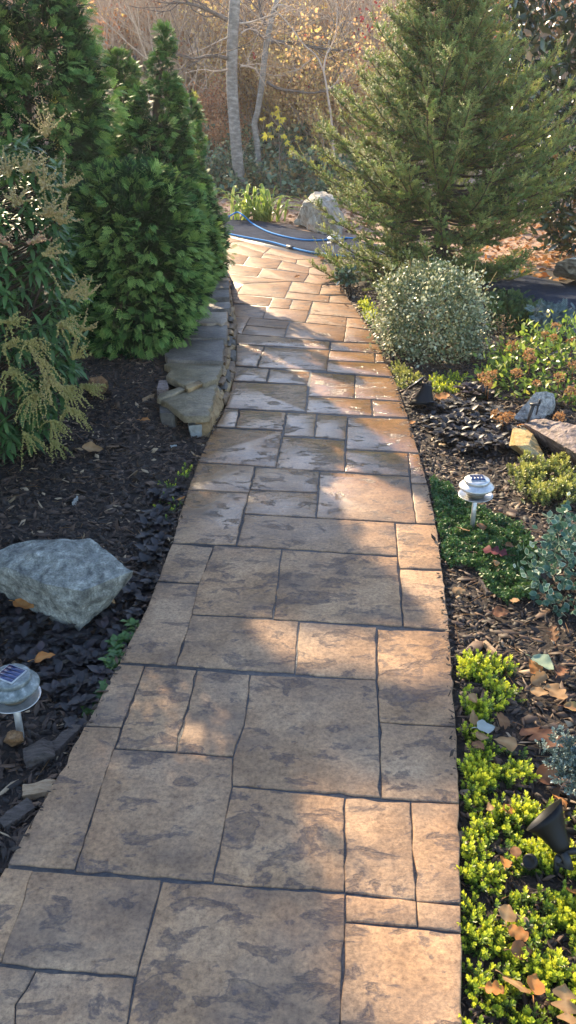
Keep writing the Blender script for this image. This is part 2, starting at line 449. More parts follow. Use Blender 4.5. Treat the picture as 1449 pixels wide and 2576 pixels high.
# ------------------------------------------------------------------ hazy low-sun air
hm = bpy.data.materials.new('haze'); hm.use_nodes = True
hn = hm.node_tree; hn.nodes.clear()
ho = hn.nodes.new('ShaderNodeOutputMaterial'); hv = hn.nodes.new('ShaderNodeVolumePrincipled')
hv.inputs['Color'].default_value = (.95, .93, .92, 1); hv.inputs['Density'].default_value = HAZE; hv.inputs['Anisotropy'].default_value = .35
hn.links.new(hv.outputs[0], ho.inputs['Volume'])
hb = box((0, 69, 19.4), (186, 152, 41.2))
hz = build('haze', [hb], hm)
tag(hz, kind='stuff')

# ------------------------------------------------------------------ the stamped path
LE = np.array([(-520, 3100), (-214, 2576), (17, 2177), (50, 2119), (100, 2034), (150, 1945), (210, 1833), (300, 1667), (375, 1518), (415, 1413), (437, 1358), (452, 1298), (475, 1226), (500, 1158), (530, 1094), (556, 1049), (576, 999), (590, 949), (595, 900), (595, 849), (592, 799), (582, 749), (570, 690), (558, 650), (552, 620), (550, 585)], float)
RE = np.array([(1172, 3100), (1162, 2573), (1158, 2274), (1154, 2000), (1152, 1947), (1144, 1798), (1137, 1678), (1129, 1583), (1119, 1498), (1107, 1398), (1092, 1298), (1074, 1214), (1057, 1154), (1042, 1099), (1024, 1046), (998, 969), (973, 909), (940, 844), (904, 792), (874, 748), (842, 696), (821, 657), (812, 645)], float)
def ex(tab, y): return float(np.interp(-y, -tab[:, 1], tab[:, 0]))
def edge(tab, y0, y1):
    ym = [y for y in tab[:, 1] if min(y0, y1) + 3 < y < max(y0, y1) - 3]
    ym = sorted(ym, reverse=y0 > y1)
    return [(ex(tab, y), y) for y in [y0] + ym + [y1]]
def L_(a, b): return edge(LE, a, b)
def R_(a, b): return edge(RE, a, b)
def F_(*c): return [(535.8 + .3021 * a, 573.6 + .3021 * b) for a, b in c]
ST = [
 # nearest rows (running out of the frame)
 [(82, 2190), (2, 2417)] + L_(2409, 2182),
 [(82, 2191), (404, 2214), (341, 2454), (4, 2419)],
 [(0, 2430), (88, 2441), (36, 2524), (35, 2576), (-60, 3100)] + L_(3100, 2421),
 [(92, 2442), (336, 2461), (318, 2573), (240, 3100), (-50, 3100), (40, 2576), (41, 2526)],
 [(411, 2217), (866, 2249), (853, 2573), (846, 3100), (250, 3100), (324, 2573), (345, 2457)],
 [(872, 2251), (1046, 2267), (1049, 2328), (871, 2316)],
 [(1050, 2268)] + R_(2279, 2344) + [(1053, 2329)],
 [(870, 2321)] + R_(2349, 3100) + [(852, 3100), (858, 2573)],
 # row with the two cut strips
 [(302, 1831), (186, 2184)] + L_(2172, 1828),
 [(287, 1884), (583, 1906), (582, 1978), (533, 2214), (190, 2189)],
 [(586, 1979), (866, 2007), (864, 2240), (538, 2217)],
 [(871, 2008), (1031, 2017), (1044, 2264), (868, 2242)],
 [(1036, 2018)] + R_(2023, 2271) + [(1048, 2266)],
 [(362, 1675), (304, 1827)] + L_(1823, 1670),
 [(366, 1676), (493, 1686), (441, 1890), (291, 1879)],
 [(498, 1687), (627, 1697), (612, 1823), (585, 1901), (446, 1891)],
 [(632, 1698), (944, 1711), (950, 1800), (956, 2004), (586, 1974), (588, 1904), (616, 1824)],
 [(952, 1583)] + R_(1588, 1825) + [(956, 1814), (950, 1712)],
 [(957, 1818)] + R_(1830, 2019) + [(960, 2005)],
 [(499, 1470), (482, 1545), (442, 1671)] + L_(1664, 1464),
 [(534, 1377), (502, 1466)] + L_(1459, 1368),
 [(484, 1547), (750, 1563), (739, 1692), (445, 1672)],
 [(755, 1565), (946, 1578), (945, 1708), (743, 1694)],
 [(540, 1373), (707, 1382), (685, 1553), (484, 1543), (500, 1470)],
 [(711, 1383), (999, 1401), (1011, 1573), (688, 1556)],
 [(997, 1317)] + R_(1321, 1431) + [(1006, 1428), (1002, 1398)],
 [(1008, 1432)] + R_(1436, 1583) + [(1016, 1574)],
 [(625, 1241), (608, 1298), (592, 1369)] + L_(1364, 1233),
 [(640, 1173), (626, 1238)] + L_(1229, 1164),
 [(617, 1294), (992, 1315), (999, 1397), (597, 1371)],
 [(645, 1175), (802, 1186), (798, 1238), (630, 1230)],
 [(629, 1233), (798, 1241), (793, 1301), (615, 1291)],
 [(806, 1187), (1029, 1200), (1035, 1240), (1045, 1315), (797, 1301)],
 [(1029, 1140)] + R_(1143, 1215) + [(1035, 1214)],
 [(1036, 1218)] + R_(1219, 1317) + [(1048, 1315)],
 [(601, 1030), (591, 1073)] + L_(1072, 1028),
 [(605, 1031), (719, 1037), (711, 1081), (594, 1074)],
 [(723, 1038), (796, 1041), (789, 1097), (713, 1095)],
 [(800, 1042), (873, 1047), (868, 1105), (792, 1098)],
 [(710, 1085), (692, 1174)] + L_(1160, 1077),
 [(712, 1099), (867, 1108), (866, 1185), (695, 1178)],
 [(876, 1050)] + R_(1054, 1138) + [(872, 1128)],
 [(872, 1131), (1026, 1140), (1028, 1197), (869, 1186)],
 [(677, 928), (669, 959)] + L_(957, 923),
 [(681, 929), (779, 936), (773, 966), (672, 961)],
 [(773, 969), (768, 1035)] + L_(1025, 961),
 [(785, 937), (892, 944), (890, 1000), (776, 995)],
 [(895, 945)] + R_(952, 1008) + [(893, 1001)],
 [(775, 998), (932, 1005), (935, 1045), (771, 1037)],
 [(937, 1007)] + R_(1011, 1049) + [(940, 1046)],
 [(664, 872), (645, 921)] + L_(918, 868),
 [(667, 873), (828, 881), (821, 931), (648, 923)],
 [(831, 883), (941, 889), (942, 911), (826, 905)],
 [(945, 889)] + R_(892, 911) + [(946, 911)],
 [(825, 908)] + R_(915, 947) + [(823, 934)],
 [(829, 860), (827, 878)] + L_(864, 840),
 [(833, 861)] + R_(866, 888) + [(832, 880)],
 F_((306, 745), (270, 806), (240, 878)) + L_(836, 797),
 F_((312, 746), (635, 779), (608, 838), (278, 806)),
 F_((272, 812), (606, 842), (594, 906), (242, 881)),
 F_((645, 781), (1108, 822), (1086, 942), (602, 908)),
 F_((1113, 822)) + R_(832, 862) + F_((1092, 944)),
 F_((412, 752), (436, 690), (440, 655), (170, 640)) + L_(768, 796),
 F_((440, 692), (465, 660), (798, 692), (768, 783), (420, 752)),
 F_((806, 718), (1112, 746), (1106, 818), (776, 784)),
 F_((1118, 750)) + R_(802, 828) + F_((1110, 820)),
 F_((495, 582), (463, 648), (175, 622), (168, 612), (200, 552)),
 F_((503, 582), (661, 597), (632, 671), (470, 656)),
 F_((669, 598), (827, 612), (798, 688), (640, 673)),
 F_((834, 612)) + R_(767, 800) + F_((806, 714)),
 F_((243, 480), (200, 546), (170, 605), (150, 520)) ,
 F_((250, 470), (655, 445), (595, 582), (206, 548)),
 F_((666, 447), (906, 472), (882, 552), (628, 528)),
 F_((914, 474)) + R_(718, 740) + F_((888, 553)),
 F_((624, 533), (970, 566), (962, 618), (602, 584)),
 F_((978, 568)) + R_(743, 764) + F_((968, 620)),
 F_((225, 395), (655, 441), (250, 464), (150, 435), (110, 380)),
 F_((165, 300), (412, 335), (368, 403), (228, 390), (120, 372), (133, 332)),
 F_((420, 336), (796, 382), (752, 448), (664, 441), (374, 406)),
 F_((802, 384), (930, 400)) + R_(697, 714) + F_((908, 470), (758, 450)),
 F_((305, 238), (572, 270), (528, 338), (416, 331), (255, 305)),
 F_((578, 272), (800, 332), (796, 378), (534, 340)),
 F_((804, 334), (900, 305)) + R_(664, 694) + F_((930, 396), (802, 380)),
 F_((70, 190), (298, 234), (250, 303), (165, 296), (60, 270), (40, 220)),
 F_((165, 120), (425, 208), (400, 245), (302, 234), (75, 186)),
 F_((430, 210), (700, 262), (690, 296), (576, 268), (405, 246)),
 F_((705, 263), (925, 258), (905, 300), (802, 328), (694, 298)),
 F_((80, 62), (265, 110), (165, 116), (72, 182), (45, 190)),
 F_((268, 112), (480, 166), (428, 205), (170, 118)),
 F_((484, 167), (800, 236), (925, 256), (702, 259), (434, 207)),
]
def stone(poly, k, top=0.0, depth=.05, jag=.0022, ins=-.0008, bev=.0035, mat=M_STONE, parent=None, name='paver', seg=.035, ndisp=0., zfn=None):
    """one stone: irregular outline, worn arris, chamfered upper edge, body below"""
    pts = np.array(poly, float)[:, :2]
    A = .5 * np.sum(pts[:, 0] * np.roll(pts[:, 1], -1) - np.roll(pts[:, 0], -1) * pts[:, 1])
    if A < 0: pts = pts[::-1]
    out = []
    for i in range(len(pts)):
        a, b = pts[i], pts[(i + 1) % len(pts)]
        d = b - a; l = np.linalg.norm(d)
        if l < 1e-4: continue
        n = np.array([-d[1], d[0]]) / l
        m = max(1, int(l / seg))
        for q in range(m):
            p = a + d * (q / m)
            j = 0 if q == 0 else (jag * rng.normal() * .7 + (jag * 1.8 if rng.random() < .12 else 0))
            out.append(p + n * (ins + j))
    o = np.array(out); K = len(o)
    c = o.mean(0)
    e = np.roll(o, -1, 0) - np.roll(o, 1, 0)
    nn = unit(np.stack([-e[:, 1], e[:, 0]], -1))
    r0 = np.c_[o, np.full(K, top - depth)]
    r1 = np.c_[o, np.full(K, top - bev)]
    r2 = np.c_[o + nn * bev * .45, np.full(K, top - bev * .3)]
    r3 = np.c_[o + nn * bev * 1.2, np.full(K, top)]
    V = np.concatenate([r0, r1, r2, r3])
    i = np.arange(K); j = (i + 1) % K
    F = [np.concatenate([np.stack([i + q * K, j + q * K, j + (q + 1) * K, i + (q + 1) * K], -1) for q in range(3)]), np.array([np.arange(3 * K, 4 * K)])]
    return build(name, [(V, F)], mat, parent)
lw = [G(x, y)[:2] for x, y in LE]; rw = [G(x, y)[:2] for x, y in RE]
base_poly = np.array(rw + lw[::-1])
# joint bed: slightly lower than the stones, follows the path's two edges
cx_ = []
K = 60
def resample(a, n):
    a = np.array(a); d = np.r_[0, np.cumsum(np.linalg.norm(np.diff(a, axis=0), axis=1))]
    t = np.linspace(0, d[-1], n); return np.stack([np.interp(t, d, a[:, k]) for k in (0, 1)], -1)
la, ra = resample(lw, K), resample(rw, K)
inn = .004
dl = unit(ra - la) * inn
la2, ra2 = la + dl, ra - dl
V = np.concatenate([np.c_[la2, np.full(K, -.005)], np.c_[ra2, np.full(K, -.005)], np.c_[la2, np.full(K, -.12)], np.c_[ra2, np.full(K, -.12)]])
i = np.arange(K - 1)
F = [np.concatenate([np.stack([i, i + K, i + K + 1, i + 1], -1), np.stack([i, i + 1, i + 1 + 2 * K, i + 2 * K], -1), np.stack([i + K + 1, i + K, i + 3 * K, i + 3 * K + 1], -1)])]
path = build('path', [(V, F)], M_JOINT)
tag(path, kind='structure')
for k, pl in enumerate(ST):
    w_ = [G(x, y)[:2] for x, y in pl]
    stone(w_, k, depth=.09, parent=path)

# ------------------------------------------------------------------ asphalt drive
near = [(300, 560), (440, 575), (552, 588), (640, 604), (740, 627), (830, 640), (1000, 655), (1150, 695), (1290, 742), (1449, 790), (1800, 930)]
far = [(300, 505), (440, 520), (560, 537), (650, 552), (745, 575), (850, 592), (1000, 622), (1150, 652), (1320, 688), (1449, 716), (1900, 810)]
na = resample([G(*p)[:2] for p in near], 40); fa = resample([G(*p)[:2] for p in far], 40)
rows = [na + (fa - na) * t for t in np.linspace(0, 1, 8)]
V = np.concatenate([np.c_[r, np.full(40, -.012 + .02 * sin(pi * t))] for r, t in zip(rows, np.linspace(0, 1, 8))] + [np.c_[na, np.full(40, -.1)], np.c_[fa, np.full(40, -.1)]])
i, j = np.meshgrid(np.arange(7), np.arange(39), indexing='ij'); a = (i * 40 + j).ravel()
j = np.arange(39)
F = [np.concatenate([np.stack([a, a + 1, a + 41, a + 40], -1), np.stack([j + 320, j + 321, j + 1, j], -1), np.stack([j + 280, j + 281, j + 361, j + 360], -1)])]
tag(build('driveway', [(V, F)], M_ASPH, smooth=False), kind='structure')
drive_poly = np.concatenate([na, fa[::-1]])

# ------------------------------------------------------------------ dry-laid stone wall beside the path
def W_(c): return (377.4 + .17 * c[0], 664.2 + .17 * c[1])
wall = thing('stone_wall', 'low dry-laid wall of rough stones under flat cap slabs, beside the path and the clipped cypresses', 'stone wall', G(527, 1087))
caps = [
 (0, .115, .04, [(240, 2040), (150, 2010), (590, 1875), (810, 1775), (1000, 1705), (1006, 1800), (940, 2050), (872, 2240), (505, 2252), (380, 2150)]),
 (0, .125, .035, [(95, 1975), (130, 1915), (460, 1805), (530, 1850), (150, 1995)]),
 (0, .145, .045, [(200, 1480), (300, 1450), (1083, 1442), (1012, 1690), (800, 1765), (720, 1720), (500, 1785), (230, 1650), (320, 1550)]),
 (1, .17, .05, [(210, 1320), (500, 1130), (1098, 1102), (1085, 1436), (900, 1428), (260, 1412)]),
 (1, .185, .05, [(500, 1090), (560, 880), (1148, 900), (1140, 1092)]),
 (2, .205, .055, [(560, 850), (640, 712), (1148, 702), (1150, 840), (1060, 888), (1000, 862), (900, 880)]),
 (1, .205, .05, [(640, 690), (680, 570), (1185, 555), (1192, 650)]),
 (1, .205, .05, [(700, 500), (720, 385), (1165, 375), (1172, 488)]),
 (1, .205, .05, [(720, 360), (760, 245), (1163, 240), (1175, 350)]),
 (2, .2, .05, [(780, 232), (820, 20), (1090, 30), (1150, 200)]),
]
for k, (mi_, zt, dp, pl) in enumerate(caps):
    w_ = [G(*W_(c), zt)[:2] for c in pl]
    o = stone(w_, k, zt, dp, .006, .002, .007, M_CAP[mi_], wall, 'cap_stone', .05)
def rockhull(name, pts, mat, parent=None, cuts=3, amp=.006, sc=14, sm=False):
    bm = bmesh.new()
    for p in pts: bm.verts.new(Vector([float(q) for q in p]))
    r = bmesh.ops.convex_hull(bm, input=bm.verts)
    for v in [v for v in bm.verts if not v.link_faces]: bm.verts.remove(v)
    bmesh.ops.triangulate(bm, faces=bm.faces)
    for _ in range(cuts):
        bmesh.ops.subdivide_edges(bm, edges=[e for e in bm.edges if e.calc_length() > .018], cuts=1, use_grid_fill=False)
        bmesh.ops.triangulate(bm, faces=bm.faces)
    bm.normal_update()
    for v in bm.verts:
        c = v.co
        n1 = fbm(c, sc, 4)
        v.co = c + v.normal * (amp * n1 - amp * .3 + amp * .5 * fbm(c + Vector((9, 3, 1)), sc * 3, 2))
    return from_bm(name, bm, mat, parent, sm)
botc = [(890, 2490), (1090, 2065), (1200, 1800), (1260, 1450), (1282, 1100), (1270, 950), (1245, 750), (1210, 600), (1190, 300), (1120, 60)]
topc = [(882, 2270), (1012, 1820), (1040, 1690), (1088, 1440), (1100, 1100), (1146, 900), (1145, 710), (1168, 500), (1165, 240), (1090, 30)]
tz = [.085, .085, .1, .11, .125, .14, .15, .155, .155, .15]
B_ = resample([G(*W_(c), 0)[:2] for c in botc], 200); T_ = resample([G(*W_(c), z)[:2] for c, z in zip(topc, tz)], 200)
# big slab on edge at the wall's end
p0, p1 = G(*W_((890, 2490)), 0), G(*W_((1095, 2075)), 0)
q0, q1 = G(*W_((884, 2276)), .085), G(*W_((1012, 1825)), .09)
ox = np.array([-.09, .02, 0])
rockhull('end_stone', [p0, p1, q0, q1, p0 + ox, p1 + ox, q0 + ox, q1 + ox, (p0 + p1) / 2 + [.006, -.006, .02], p0 - [0, 0, .05], p1 - [0, 0, .05], p0 + ox - [0, 0, .05]], M_FACE[0], wall, 3, .004, 20)
for cc in range(3):
    s = 18 + rng.integers(0, 6)
    while s < 196:
        ln = int(rng.integers(5, 13)); e_ = min(s + ln, 199)
        f0, f1 = cc / 3 + .01, (cc + 1) / 3 - .012
        hz = np.interp((s + e_) / 2, np.linspace(0, 199, len(tz)), tz) + .0
        def wp(q, f): return np.r_[B_[q] * (1 - f) + T_[q] * f, hz * f]
        pr = rng.uniform(-.012, .014)
        nrm = unit(np.r_[(B_[e_] - B_[s])[1], -(B_[e_] - B_[s])[0], 0]) * 1.0
        if nrm[0] < 0: nrm = -nrm
        j = lambda: rng.normal(size=3) * .006
        pts = [wp(s, f0) + nrm * pr + j(), wp(e_, f0) + nrm * pr + j(), wp(s, f1) + nrm * pr + j(), wp(e_, f1) + nrm * pr + j(), wp((s + e_) // 2, (f0 + f1) / 2) + nrm * (pr + .012)]
        pts += [p - nrm * .12 for p in pts]
        if cc == 0: pts += [p - np.array([0, 0, .05]) for p in pts[:2]]
        rockhull('face_stone', pts, M_FACE[int(rng.choice(3, p=[.4, .35, .25]))], wall, 2, .004, 22)
        s = e_ + 1
# earth core behind the face stones (keeps the wall solid)
core = []
# loose broken stones at the end of the wall
def bits(name, label, outline, z0, z1, mat, cat='stone', amp=.004, parent=None):
    pts = [np.r_[G(*W_(c), z1)[:2], z1] for c in outline] + [np.r_[G(*W_(c), z1)[:2] + rng.normal(size=2) * .006, z0] for c in outline]
    o = rockhull(name, pts, mat, parent, 2, amp, 20)
    return tag(o, label, cat) if parent is None else o
bits('broken_stone', 'dark broken stone block tucked under the corner of the front cap slab', [(140, 2030), (240, 2050), (400, 2165), (360, 2215), (140, 2200)], -.03, .08, M_FACE[2])
bits('broken_stone', 'small squared mauve stone lying behind the narrow strip of cap slab', [(95, 1860), (130, 1720), (250, 1720), (275, 1830), (220, 1865)], .05, .135, M_PINKROCK)
bits('broken_stone', 'chalky white stone wedged under the front cap slab of the wall', [(560, 2325), (770, 2312), (765, 2370), (570, 2395)], -.04, .045, M_WHITE)
bits('broken_stone', 'thin ochre flake of stone lying across the joint between two cap slabs', [(520, 1790), (700, 1730), (790, 1760), (560, 1850)], .11, .14, M_FACE[0])

# ------------------------------------------------------------------ boulders and rocks
def rock_from(name, label, cat, top, bot, mat, amp=.01, sc=9, cuts=4):
    """top/bot: (x, y, z) sight-line outlines at heights z"""
    pts = [G(x, y, z) for x, y, z in top] + [G(x, y, z) for x, y, z in bot]
    return tag(rockhull(name, pts, mat, None, cuts, amp, sc), label, cat)
rock_from('boulder', 'large faceted grey-green granite boulder set among black-leaved groundcover', 'boulder',
 [(-20, 1390, .17), (47, 1358, .19), (116, 1352, .2), (227, 1355, .2), (250, 1372, .19), (336, 1436, .16), (206, 1487, .155), (108, 1468, .17), (27, 1430, .17), (-40, 1420, .14), (150, 1400, .215)],
 [(330, 1452, .11), (274, 1519, 0), (199, 1592, -.02), (89, 1548, -.02), (24, 1492, 0), (-40, 1470, 0), (-40, 1430, -.03), (60, 1400, -.04), (240, 1420, -.04)], M_GRANITE, .012, 6, 5)
rock_from('boulder', 'pale tan boulder standing at the far edge of the driveway', 'boulder',
 [(790, 482, .50), (815, 480, .5), (838, 490, .48), (850, 505, .42), (800, 500, .5), (768, 510, .4), (752, 530, .25), (795, 520, .38)],
 [(742, 562, .0), (775, 578, -.03), (815, 592, -.03), (860, 590, -.03), (870, 560, 0.1), (800, 548, -.05)], M_PALEROCK, .035, 4)
rock_from('boulder', 'broad weathered boulder in fallen leaves across the driveway under the magnolia', 'boulder',
 [(1395, 663, .28), (1425, 650, .34), (1470, 648, .34), (1520, 660, .3)],
 [(1388, 692, .05), (1420, 702, .0), (1475, 712, .0), (1540, 710, 0), (1500, 670, -.03)], M_PALEROCK, .03, 5)
rock_from('rock', 'upright speckled grey rock leaning behind the black stake', 'rock',
 [(1348, 986, .17), (1375, 984, .17), (1396, 990, .15), (1398, 1005, .12), (1330, 1005, .13)],
 [(1290, 1050, .03), (1318, 1068, -.02), (1352, 1078, -.04), (1385, 1060, -.04), (1396, 1030, .0), (1330, 1030, -.05)], M_GREYROCK, .008, 14)
rock_from('rock', 'long rough brown rock lying slantwise beside the yellow stone', 'rock',
 [(1318, 1066, .1), (1345, 1052, .13), (1400, 1058, .16), (1470, 1070, .18), (1380, 1085, .13), (1449, 1140, .13), (1500, 1150, .12)],
 [(1312, 1082, .03), (1340, 1105, -.02), (1400, 1150, -.04), (1455, 1190, -.04), (1520, 1180, -.04), (1500, 1090, -.04)], M_PINKROCK, .012, 12)
rock_from('rock', 'smooth yellow-ochre stone beside the long brown rock', 'rock',
 [(1290, 1078, .09), (1318, 1074, .09), (1340, 1090, .08), (1330, 1118, .08), (1296, 1120, .075)],
 [(1278, 1122, .0), (1310, 1142, -.02), (1350, 1170, -.02), (1372, 1178, -.03), (1378, 1160, .01), (1345, 1100, -.03)], M_YELROCK, .006, 10)
rock_from('rock', 'small rounded brown stone at the foot of the solar light beside the bark chunks', 'rock',
 [(18, 1842, .035), (35, 1836, .04), (55, 1842, .035), (50, 1858, .03), (20, 1860, .03)], [(8, 1868, -.03), (30, 1880, -.03), (62, 1868, -.03), (55, 1850, -.04)], M_RUSTROCK, .005, 25, 3)
rock_from('rock', 'rusty brown stone half hidden beneath the cypress foliage by the mulch', 'rock',
 [(225, 950, .26), (255, 945, .26), (272, 960, .22), (240, 985, .18)], [(218, 990, .03), (250, 1005, .02), (275, 985, .03), (265, 955, 0)], M_RUSTROCK, .008, 14, 3)

# ------------------------------------------------------------------ leaf-like base shapes (length 1 along +Y)
def leafbase(w=.4, n=4, fold=.12, droop=.15, tip=.62):
    ys_ = np.linspace(0, 1, n + 1)
    wd = w / 2 * np.sin(pi * np.clip(ys_, 0, 1) ** tip) + 1e-3
    V, F = [], []
    for y, x in zip(ys_, wd):
        z = -droop * y * y
        V += [(-x, y, z + fold * x), (0, y, z), (x, y, z + fold * x)]
    for k in range(n):
        a = 3 * k
        F += [(a, a + 1, a + 4, a + 3), (a + 1, a + 2, a + 5, a + 4)]
    return (np.array(V), [np.array(F)], np.zeros(len(V)))
LEAF_S = (np.array([(0, 0, 0), (.22, .5, .04), (0, 1, 0), (-.22, .5, .04)]), [np.array([(0, 1, 2, 3)])], np.zeros(4))
LEAF_R = (np.array([(0, 0, 0), (.3, .3, .05), (.3, .7, .05), (0, 1, 0), (-.3, .7, .05), (-.3, .3, .05)]), [np.array([(0, 1, 2, 3), (0, 3, 4, 5)])], np.zeros(6))
def spray():
    """flat fan of scale-leaved branchlets"""
    V, F, B = [], [], []
    def dia(p, d, l, w_, v):
        d = np.array(d) / np.linalg.norm(d); s = np.array([d[1], -d[0], 0])
        k = len(V); p = np.array(p)
        V.extend([p, p + d * l * .55 + s * w_, p + d * l, p + d * l * .55 - s * w_]); B.extend([v, v + .1, v + .35, v + .1]); F.append((k, k + 1, k + 2, k + 3))
    dia((0, 0, 0), (0, 1, 0), 1.0, .035, 0)
    for k in range(5):
        y = .06 + k * .17; l = .56 * (1 - .6 * abs(y - .3))
        for s in (-1, 1):
            a = radians(48 - 3 * k)
            d = np.array([s * sin(a), cos(a), -.06])
            p = np.array([0, y, 0.])
            dia(p, d, l, .05, 0.02)
            if k == 9:
                a2 = a - radians(40)
                dia(p + d * l * .45, (s * sin(a2), cos(a2), .02), l * .5, .04, .08)
    V = np.array(V); V[:, 2] += -.18 * V[:, 1] ** 2 + .12 * np.abs(V[:, 0])
    return (V, [np.array(F)], np.array(B))
SPRAY = spray()
def rows_crown(rows, Y):
    """sight-line outline rows (y, xl, xr) at distance Y -> heights, centres, radii"""
    z, c, r = [], [], []
    for y, xl, xr in rows:
        a, b = P(xl, y, Y), P(xr, y, Y)
        z.append(a[2]); c.append((a[0] + b[0]) / 2); r.append((b[0] - a[0]) / 2)
    o = np.argsort(z)
    return np.array(z)[o], np.array(c)[o], np.array(r)[o]
def crown_points(zc, n, Y, depth=1.0, lump=.12, zmin=None):
    z, c, r = zc
    zz = rng.uniform(z[0], z[-1], n * 3)
    rr = np.interp(zz, z, r)
    keep = rng.random(n * 3) < (rr / rr.max() + .08)
    zz = zz[keep][:n]; rr = np.interp(zz, z, r); cc = np.interp(zz, z, c)
    a = rng.uniform(0, 2 * pi, len(zz))
    nrm = np.stack([np.cos(a), np.sin(a), np.zeros_like(a)], -1)
    slope = np.interp(zz, z, np.gradient(r, z))
    nrm[:, 2] = -np.clip(slope, -2.0, 1.5)
    nrm = unit(nrm)
    pts = np.stack([cc + rr * np.cos(a), Y + rr * depth * np.sin(a), zz], -1)
    return pts, nrm
LIT = [np.array([G(*q)[:2] for q in pl]) for pl in (
 [(640, 1565), (940, 1580), (1130, 1590), (1400, 1600), (1400, 1700), (1135, 1690), (1000, 1690), (945, 1700), (740, 1640)],
 [(330, 1700), (500, 1690), (640, 1780), (600, 1890), (430, 1880), (300, 1850)],
 [(760, 2000), (1150, 2020), (1158, 2330), (1000, 2350), (870, 2330), (870, 2240), (740, 2100)],
 [(480, 1200), (760, 1212), (760, 1245), (480, 1240)],
 [(1160, 1990), (1449, 1900), (1700, 2000), (1900, 2700), (1180, 2700), (1160, 2350)],
 [(700, 790), (830, 860), (900, 930), (1000, 1000), (1060, 1030), (1250, 1040), (1290, 1110), (1449, 1180), (1900, 1250), (1900, 600), (900, 600), (555, 600), (560, 670)])]
for k_ in (0, 1, 2):
    LIT[k_] = LIT[k_].mean(0) + (LIT[k_] - LIT[k_].mean(0)) * 1.22
def sunlit(p):
    """which points would throw their shadow on the ground that the sun reaches"""
    g = p[:, :2] - SUN[:2] * (p[:, 2:3] / SUN[2])
    m = np.zeros(len(p), bool)
    for pl in LIT: m |= inpoly(g, pl)
    return m
def conifer(name, label, rows, Y, mat, nplume, depth=.9, seed=1, per=38, size=.072, lum=0.0, group=None, tipmat=None, carve=None):
    zc = rows_crown(rows, Y)
    zc[2][:] = np.maximum(np.maximum(zc[2] - .04, zc[2] * .78), .02); zc[0][-1] -= .06
    cz, cc, cr = zc
    t = thing(name, label, 'conifer', (cc[0], Y, gz(cc[0], Y)), group)
    cand, cn = crown_points(zc, nplume * 6, Y, depth)
    pts, nrm = [], []
    for p, n in zip(cand, cn):          # spaced tufts, so that dark gaps stay between them
        rad = float(np.clip(np.interp(p[2], cz, cr) / .3, .35, 1.0))
        if pts and np.min(np.sum((np.array(pts) - p) ** 2, 1)) < (.105 * rad) ** 2: continue
        pts.append(p); nrm.append(n)
        if len(pts) >= nplume: break
    Ptot, D, N_, V_, Sx = [], [], [], [], []
    for p, n in zip(pts, nrm):
        if n[1] > .35 and rng.random() < .75: continue      # sparser on the side away from the path
        pv = rng.normal() * .09
        k = per
        ps = float(np.clip(np.interp(p[2], cz, cr) / .3, .35, 1.0)) * rng.uniform(.75, 1.25)
        # a flame-shaped tuft: fans round a little axis that leans outward and up
        h = rng.random(k) ** .8
        ax = unit(n * .9 + np.array([0, 0, rng.uniform(.2, .85)]) + rng.normal(size=3) * .2)
        fr = frames(ax[None])[0]
        an = rng.uniform(0, 2 * pi, k)
        rad = .078 * ps * (1 - h) ** .6 * (.35 + h) * 1.6
        ra = np.cos(an)[:, None] * fr[:, 0] + np.sin(an)[:, None] * fr[:, 2]
        q = p - n * .03 + ax * ((h - .4) * .21 * ps)[:, None] + ra * rad[:, None]
        d = unit(ax * .7 + ra * .8 + n * .4 + np.array([0, 0, -.15]) + rng.normal(size=(k, 3)) * .25)
        Ptot.append(q); D.append(d)
        N_.append(np.array([0, 0, 1.0]) + n * .5 + ra * .5 + rng.normal(size=(k, 3)) * .45)
        out = np.sum((q - p) * n, -1)
        V_.append(.18 + pv + h * .38 + out * 2.6 + rng.normal(size=k) * .07 + lum)  # shade put into the tuft colour: dark base, light tip
        Sx.append(size * rng.uniform(.7, 1.25, k) * (.6 + .4 * ps))
    # inner, sparser sprays that close the crown, coloured dark as painted shade
    pi_, ni_ = crown_points((cz, cc, cr * .72), nplume * 6, Y, depth)
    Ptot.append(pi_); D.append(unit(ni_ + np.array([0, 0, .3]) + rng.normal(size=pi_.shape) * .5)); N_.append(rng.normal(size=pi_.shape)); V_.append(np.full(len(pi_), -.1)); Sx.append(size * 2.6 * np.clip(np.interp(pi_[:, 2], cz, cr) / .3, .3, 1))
    Pn, D, N_, V_, Sx = map(np.concatenate, (Ptot, D, N_, V_, Sx))
    if carve is not None:
        k = ~((sunlit(Pn) | sunlit(Pn + D * Sx[:, None]) | sunlit(Pn + D * Sx[:, None] * .5)) & (Pn[:, 2] > carve)); Pn, D, N_, V_, Sx = Pn[k], D[k], N_[k], V_[k], Sx[k]  # upper sprays removed so shaped sun patches reach the path
    s3 = np.repeat(Sx[:, None], 3, 1); s3[:, 0] *= .95
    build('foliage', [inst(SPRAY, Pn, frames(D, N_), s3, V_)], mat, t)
    zb = float(gz(cc[0], Y)) - .05
    tp = np.array([[cc[0], Y, zb], [cc[len(cc) // 2], Y, cz[len(cz) // 2]], [cc[-1], Y, cz[0] + (cz[-1] - cz[0]) * .78]])
    tb = tube(smooth_curve(tp, 8), np.linspace(.05, .006, 8), 7)
    build('trunk', [tb], M_BARK, t)
    return t
conifer('cypress', 'tallest dark green cypress rising out of the frame behind the pieris', [(-560, 50, 80), (-400, 20, 125), (-200, -30, 165), (0, -70, 190), (60, -90, 207), (150, -110, 245), (280, -130, 280), (380, -130, 265), (480, -110, 255), (620, -60, 240), (860, -30, 220)], 6.7, M_CONIF, 330, carve=2.0)
